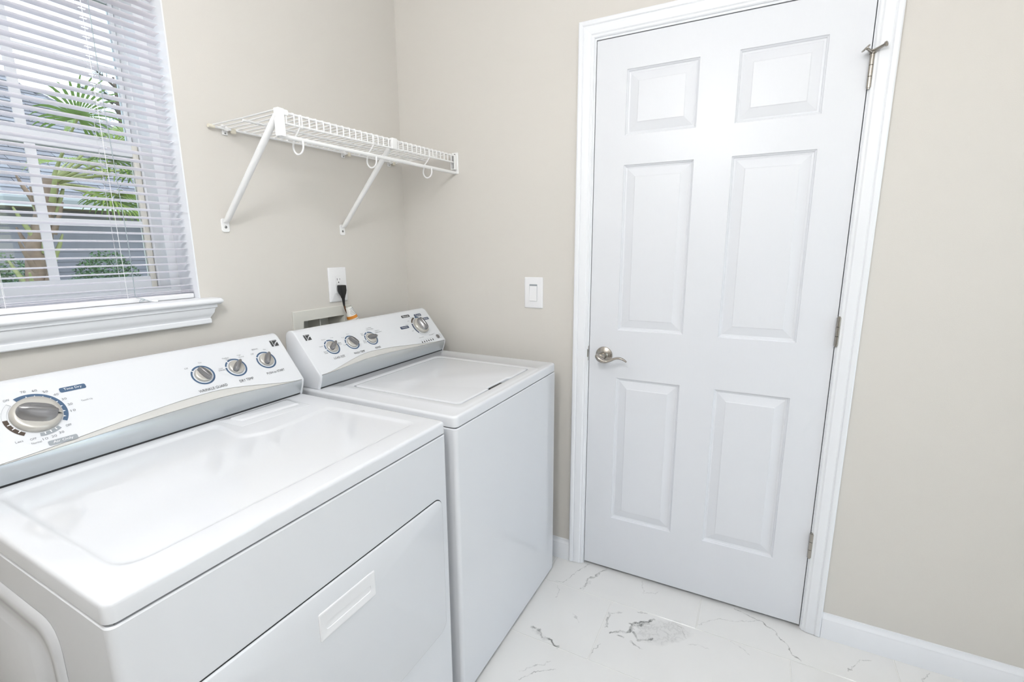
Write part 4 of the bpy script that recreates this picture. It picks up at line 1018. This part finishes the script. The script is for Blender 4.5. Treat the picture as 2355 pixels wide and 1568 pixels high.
for t, a, r in (('70', 92, .0565), ('60', 75, .0565), ('50', 58, .056), ('40', 40, .056), ('30', 23, .056), ('20', 7, .057), ('10', -9, .057), ('OFF', -46, .055), ('30', -66, .056), ('20', -80, .056), ('10', -94, .056), ('OFF', -112, .054), ('OFF', 124, .054)):
    label(cp, P, t, BX + r * math.cos(math.radians(a)), BS + r * math.sin(math.radians(a)), 0.0082 if len(t) < 3 else 0.0095, 0.0050, ink2_m)
label(cp, P, 'Touch Up', BX + 0.086, BS + 0.008, 0.020, 0.0052, ink2_m); label(cp, P, 'Normal', BX - 0.018, BS - 0.0590, 0.015, 0.0046, ink2_m); label(cp, P, 'Less', BX - 0.040, BS - 0.048, 0.011, 0.0046, ink2_m)
pill(cp, P, 'Time Dry', DX - 0.5155, 0.1280, 0.0450, 0.0115, blue_m); pill(cp, P, 'Air Only', DX - 0.5690, 0.0165, 0.0470, 0.0110, grey_m)

# ================================================================ opal globes added as unseen fill light behind the camera
def add_fill_globe(lab, x, y, k):
    cl = thing('fill_globe', lab, 'added fill light', (x, y, CH), 0)
    bm = NB(); lathe(bm, [(0.050, -0.028), (0.062, -0.022), (0.064, -0.002), (0.060, -0.0005)], 32); obj('canopy', bm, nick_m, cl, smooth=40)
    bm = NB(); tube(bm, [(0, 0, -0.026), (0, 0, -0.50)], 0.006, 12); obj('stem', bm, nick_m, cl, smooth=40)
    bm = NB(); lathe(bm, [(0.150 * math.sin(a), -0.64 - 0.150 * math.cos(a)) for a in [math.radians(3 + 174 * k / 20) for k in range(21)]], 40)
    obj('glass_globe', bm, mat('opal fill glow %d' % (k * 100), '#ffffff', 0.4, emis=(0.965, 0.985, 1.0, 1), estr=FILL_STRENGTH * k), cl, smooth=60)
add_fill_globe('added unseen opal fill globe nearest the window side', -1.80, -1.10, 1.0)
add_fill_globe('added unseen opal fill globe nearest the rear wall', -1.80, -2.30, 0.4)

# ================================================================ outside
grass_m = mat('lawn', '#6b6f58', 0.9, var=0.3, bscale=14)
bm = boxm(-9, 5, -12, RY0 - 0.13, -0.35, -0.06); tag(obj('bounce_slab', bm, mat('patio concrete', '#b9b6b0', 0.85, var=0.1, bscale=6), smooth=0), kind='structure')  # unseen grey slab added so light bounced in from behind is not green
bm = boxm(-40, 40, -40, 60, -0.45, -0.35); tag(obj('ground', bm, grass_m, smooth=0), kind='structure')
# neighbouring house: lap siding wall, gutter, hip roof of separate shingles
NY, EZ = 7.6, 2.10
house = thing('neighbor_house', 'grey house with a shingle hip roof outside the window', 'house', (1.0, NY + 0.35, -0.35))
sid_m = mat('grey lavender siding', '#737279', 0.7, var=0.10, bscale=9)
roofb_m = mat('roof felt', '#4b4c52', 0.9)
bm = boxm(-7.0, 9.0, NY + 0.37, NY + 5.0, -0.35, EZ - 0.05); obj('wall_core', bm, roofb_m, house, smooth=0, world=True)
f = None; k = 0; z = -0.33
while z < EZ - 0.12:
    l = (0, 0, z + 0.35)
    if f is None:
        bm = NB(); loft(bm, [[Vector((x, y, zz)) for y, zz in ((0.012, 0.0), (-0.014, 0.0), (-0.004, 0.17), (0.012, 0.17))] for x in (-8.0, 8.0)], True, True); bmesh.ops.recalc_face_normals(bm, faces=bm.faces)
        f = obj('siding_board', bm, sid_m, house, smooth=0, loc=l)
    else: dup(f, house, l)
    z += 0.15
bm = NB(); box(bm, -7.2, 9.2, NY - 0.03, NY + 0.02, EZ - 0.16, EZ + 0.01); obj('fascia_board', bm, vinyl_m, house, smooth=0, world=True)
bm = NB(); loft(bm, [[Vector((x, y, z)) for y, z in ((NY - 0.03, EZ - 0.02), (NY - 0.14, EZ - 0.02), (NY - 0.135, EZ - 0.05), (NY - 0.11, EZ - 0.10), (NY - 0.03, EZ - 0.11))] for x in (-7.2, 9.2)], True, True); bmesh.ops.recalc_face_normals(bm, faces=bm.faces)
obj('gutter', bm, mat('grey gutter', '#a9adb3', 0.5), house, smooth=0, world=True)
bm = NB(); box(bm, -7.1, 9.1, NY + 0.02, NY + 0.40, EZ - 0.17, EZ - 0.14); obj('soffit', bm, mat('tan soffit', '#8a7f70', 0.8), house, smooth=0, world=True)
SL = math.radians(33); ce, se = math.cos(SL), math.sin(SL)
ex = 5.37                        # the right hip starts at ex on the eave
def hipx(s): return ex - s * 0.647
bm = NB(); smax = 4.9
vs = [bm.verts.new(p) for p in ((-7, NY, EZ), (ex, NY, EZ), (hipx(smax), NY + smax * ce, EZ + smax * se), (-7, NY + smax * ce, EZ + smax * se))]
bm.faces.new(vs); r = bmesh.ops.extrude_face_region(bm, geom=bm.faces[:]); bmesh.ops.translate(bm, verts=[v for v in r['geom'] if isinstance(v, bmesh.types.BMVert)], vec=(0, 0.03, -0.05))
bmesh.ops.recalc_face_normals(bm, faces=bm.faces)
obj('roof_deck', bm, roofb_m, house, smooth=0, world=True)
bm = NB(); vs = [bm.verts.new(p) for p in ((ex, NY, EZ - 0.02), (ex + 0.05, NY + 4.6, EZ - 0.02), (hipx(smax), NY + smax * ce, EZ + smax * se - 0.02))]; bm.faces.new(vs)
r = bmesh.ops.extrude_face_region(bm, geom=bm.faces[:]); bmesh.ops.translate(bm, verts=[v for v in r['geom'] if isinstance(v, bmesh.types.BMVert)], vec=(-0.05, 0.02, -0.05)); bmesh.ops.recalc_face_normals(bm, faces=bm.faces)
obj('roof_hip_side', bm, roofb_m, house, smooth=0, world=True)
SW, SE_ = 0.33, 0.140
shm = [mat('shingle %d' % i, c, 0.85, var=0.12, bscale=60) for i, c in enumerate(('#727278', '#66666c', '#7c7d83', '#6b6a70'))]
protos = []
def shingle_bm(w=SW):
    bm = NB(); t = 0.013
    vs = [bm.verts.new(p) for p in ((-w / 2 + .004, 0, 0), (w / 2 - .004, 0, 0), (w / 2 - .004, SE_ * ce * 1.15, SE_ * se * 1.15), (-w / 2 + .004, SE_ * ce * 1.15, SE_ * se * 1.15))]
    up = Vector((0, -se, ce)) * t
    ws = [bm.verts.new(v.co + up * (1.6 if i < 2 else 0.4)) for i, v in enumerate(vs)]
    bm.faces.new(ws)
    for i in range(4): bm.faces.new((vs[i], vs[(i + 1) % 4], ws[(i + 1) % 4], ws[i]))
    bmesh.ops.recalc_face_normals(bm, faces=bm.faces); return bm
cells = []
nrow = int(smax / SE_)
for rr_ in range(nrow):
    s = rr_ * SE_; xo = (rr_ % 2) * SW * 0.5 + random.uniform(-.05, .05); x = -0.6 + xo
    while x < hipx(s) - 0.10:
        cells.append((x, s)); x += SW
# nearest, best visible ones are pieces of their own; the rest is joined
def vis(c): return -(abs(c[0] - 2.2) + abs(c[1] - 2.0) * 0.8)
cells.sort(key=vis, reverse=True)
for i, m_ in enumerate(shm):
    o_ = obj('shingle', shingle_bm(), m_, house, smooth=0, loc=(0, 0, 0)); protos.append(o_)
used = [False] * 4
for (x, s) in cells[:296]:
    i = random.randrange(4); l = (x - 1.0, NY + s * ce - (NY + 0.35) - 0.004, EZ + s * se + 0.35 + 0.004 + random.uniform(0, .004))
    if not used[i]: protos[i].location = l; used[i] = True
    else: dup(protos[i], house, l)
bm = NB()
for (x, s) in cells[296:]:
    b_ = shingle_bm(); bmesh.ops.translate(b_, verts=b_.verts, vec=(x, NY + s * ce - 0.004, EZ + s * se + 0.004)); me = bpy.data.meshes.new('t'); b_.to_mesh(me); b_.free(); bm.from_mesh(me); bpy.data.meshes.remove(me)
o_ = obj('shingle_field', bm, shm[0], house, smooth=0, world=True); o_['kind'] = 'stuff'
# hip caps
f = None
for k in range(int(smax / 0.2)):
    s = k * 0.2; p = Vector((hipx(s), NY + s * ce, EZ + s * se + 0.02))
    if f is None:
        bm = NB(); d = Vector((-0.647, ce, se)).normalized()
        loft(bm, [[q + Vector((0, 0, h)) for q, h in ((Vector((-.13, -.02, -.07)), 0), (Vector((0, 0, 0.02)), 0), (Vector((.13, .06, -.10)), 0), (Vector((0, 0, -0.01)), 0))], [Vector((-.13, -.02, -.07)) + d * .24, Vector((0, 0, 0.005)) + d * .24, Vector((.13, .06, -.10)) + d * .24, Vector((0, 0, -0.02)) + d * .24]], True, True)
        bmesh.ops.recalc_face_normals(bm, faces=bm.faces)
        f = obj('hip_cap', bm, shm[1], house, smooth=0, loc=p - Vector((1.0, NY + 0.35, -0.35)))
    else: dup(f, house, p - Vector((1.0, NY + 0.35, -0.35)))

# leafy masses -------------------------------------------------
def leaf_cloud(bm, c, rad, n, size, mi=0):
    for _ in range(n):
        while True:
            p = Vector((random.uniform(-1, 1), random.uniform(-1, 1), random.uniform(-1, 1)))
            if 0.45 < p.length < 1: break
        p = Vector((p.x * rad[0], p.y * rad[1], p.z * rad[2])) + Vector(c)
        a = Vector((random.gauss(0, 1), random.gauss(0, 1), random.gauss(0, 1))).normalized() * size * random.uniform(.6, 1.3)
        b = a.cross(Vector((random.gauss(0, 1), random.gauss(0, 1), random.gauss(0, 1)))).normalized() * size * 0.45
        bm.faces.new([bm.verts.new(q) for q in (p - a, p + b, p + a, p - b)]).material_index = mi
hedge_m = mat('hedge leaf', '#3c5a34', 0.6, var=0.4, bscale=5)
labs = ['green shrub left of the palm trunk below the neighbor wall', 'green shrub right of the palm trunk below the neighbor wall']
for i, (hx, hw) in enumerate(((0.60, 0.62), (1.72, 0.62))):
    sh = thing('shrub', labs[i], 'shrub', (hx, NY - 0.75, -0.35), group='shrubs below the neighbor wall')
    bm = NB(); leaf_cloud(bm, (0, 0, 0.84), (hw * .80, 0.42, 0.86), 5200, 0.028); obj('foliage', bm, hedge_m, sh, smooth=0)['kind'] = 'stuff'
    bm = NB(); tube(bm, [(0, 0, 0), (0.02, 0, 0.5), (0, 0.03, 1.2)], [.04, .03, .012], 8)
    for a in range(5): tube(bm, [(0, 0, 0.25), (0.25 * math.cos(a * 1.26), 0.2 * math.sin(a * 1.26), 0.9)], [.02, .008], 6)
    obj('stems', bm, mat('shrub wood', '#5a4a3a', 0.9), sh, smooth=50)

# pine behind the palm
pine_m = mat('pine needles', '#4d5a52', 0.7, var=0.3, bscale=8)
pn = thing('pine_tree', 'dark pine tree rising behind the roof edge', 'tree', (7.0, 17.0, -0.35))
bm = NB(); tube(bm, [(0, 0, 0), (0.1, 0, 3.0), (0, 0, 7.0)], [.22, .15, .03], 10)
brs = []
for k in range(26):
    z = 2.6 + k * 0.165; a = k * 2.4; L_ = 1.9 * (1 - (z - 2.6) / 5.2) + 0.25
    tip = Vector((L_ * math.cos(a), L_ * math.sin(a), z + 0.35)); brs.append((Vector((0, 0, z)), tip)); tube(bm, [(0, 0, z), tip], [.04, .01], 6)
obj('trunk', bm, mat('pine bark', '#5c5048', 0.9), pn, smooth=50)
bm = NB()
for a, b in brs:
    for q in range(60):
        p = a.lerp(b, random.uniform(.25, 1.0)); d = (b - a).normalized() * 0.12 + Vector((random.gauss(0, .09), random.gauss(0, .09), random.gauss(0.03, .09)))
        w = d.cross(Vector((random.gauss(0, 1), random.gauss(0, 1), random.gauss(0, 1)))).normalized() * 0.012
        bm.faces.new([bm.verts.new(v) for v in (p - w, p + w, p + d * 1.6)])
obj('needles', bm, pine_m, pn, smooth=0)['kind'] = 'stuff'

# fan palm close to the window ---------------------------------
frond_m = leaf_material('palm frond', '#7d9440', '#96a84e'); frond2_m = leaf_material('palm frond deep', '#5d7a3c', '#7b9150')
stalk_m = mat('palm stalk', '#868a58', 0.6, var=0.25, bscale=20); boot_m = mat('palm boot', '#7a6757', 0.85, var=0.35, bscale=18)
palm = thing('fan_palm', 'fan palm with drooping bright green fronds outside the window', 'palm tree', (0.17, 4.5, -0.35))
bm = NB(); tube(bm, [(-0.02, 0, 0), (-0.06, 0.02, 0.9), (0.06, 0.02, 1.7), (0.26, 0.02, 2.35)], [.11, .075, .08, .06], 16)
obj('trunk', bm, boot_m, palm, smooth=50)
CRN = Vector((0.25, 0.02, 2.30))
for k in range(24):
    z = 0.80 + 0.058 * k; a = k * 2.399; r0 = 0.06
    cx_ = -0.06 + 0.30 * max(0, (z - 0.9) / 1.45)
    p0 = Vector((cx_ + r0 * math.cos(a), r0 * math.sin(a), z)); p1 = p0 + Vector((0.085 * math.cos(a), 0.085 * math.sin(a), 0.20)); p2 = p1 + Vector((0.03 * math.cos(a), 0.03 * math.sin(a), 0.09))
    bm = NB(); tube(bm, [p0, p0.lerp(p1, .5), p1, p2], [.030, .022, .017, .008], 8); obj('leaf_boot', bm, stalk_m if k % 2 else boot_m, palm, smooth=50)
def frond(az, el, ln, size, droop, m):
    d = Vector((math.cos(az) * math.cos(el), math.sin(az) * math.cos(el), math.sin(el)))
    pts = [CRN]; v = d.copy()
    for q in range(6):
        pts.append(pts[-1] + v * ln / 6); v = (v + Vector((0, 0, -0.05 * droop))).normalized()
    bm = NB(); tube(bm, pts, [.018 - .0018 * i for i in range(7)], 7)
    st = obj('petiole', bm, stalk_m, palm, smooth=50)
    bm = NB(); hub = pts[-1]; up = Vector((0, 0, 1)); side = v.cross(up).normalized(); nn = side.cross(v).normalized()
    n = 26
    for k in range(n):
        a = math.radians(-128 + 256 * k / (n - 1)); dr = v * math.cos(a) + side * math.sin(a)
        L_ = size * (0.72 + 0.28 * math.cos(a * 0.6)) * random.uniform(.9, 1.06); w = 0.020 * (size / 0.7)
        prev = None; p = hub.copy(); dd_ = (dr + nn * 0.22).normalized()
        seg = 7
        for q in range(seg + 1):
            t = q / seg; ww = w * (0.35 + 1.3 * t) if t < 0.5 else w * (1.0 - ((t - .5) / .5) ** 1.3) + 0.0008
            sd = dd_.cross(nn).normalized() * ww
            ring = (bm.verts.new(p - sd), bm.verts.new(p - nn * ww * 0.35), bm.verts.new(p + sd))
            if prev:
                bm.faces.new((prev[0], ring[0], ring[1], prev[1])); bm.faces.new((prev[1], ring[1], ring[2], prev[2]))
            prev = ring; p = p + dd_ * (L_ / seg); dd_ = (dd_ + Vector((0, 0, -1)) * (0.10 + 0.42 * t * t) * droop).normalized()
    obj('leaflets', bm, m, st, smooth=60)
fr_list = [(-1.2, 1.0, .70, .48, .9), (0.0, .85, .80, .50, 1.0), (0.25, .45, .75, .50, 1.2), (-1.0, .5, .60, .48, 1.1), (-0.2, 1.2, .65, .48, .8), (-0.9, .65, .65, .48, 1.0), (-0.35, .35, .70, .50, 1.2), (0.1, .10, .60, .50, 1.3), (-0.6, -.15, .45, .45, 1.3), (0.45, .0, .65, .45, 1.3), (1.0, .6, .6, .48, 1.1)]
for i, a in enumerate(fr_list): frond(a[0] + random.uniform(-.1, .1), *a[1:], frond_m if i % 3 else frond2_m)
bpy.context.view_layer.update()
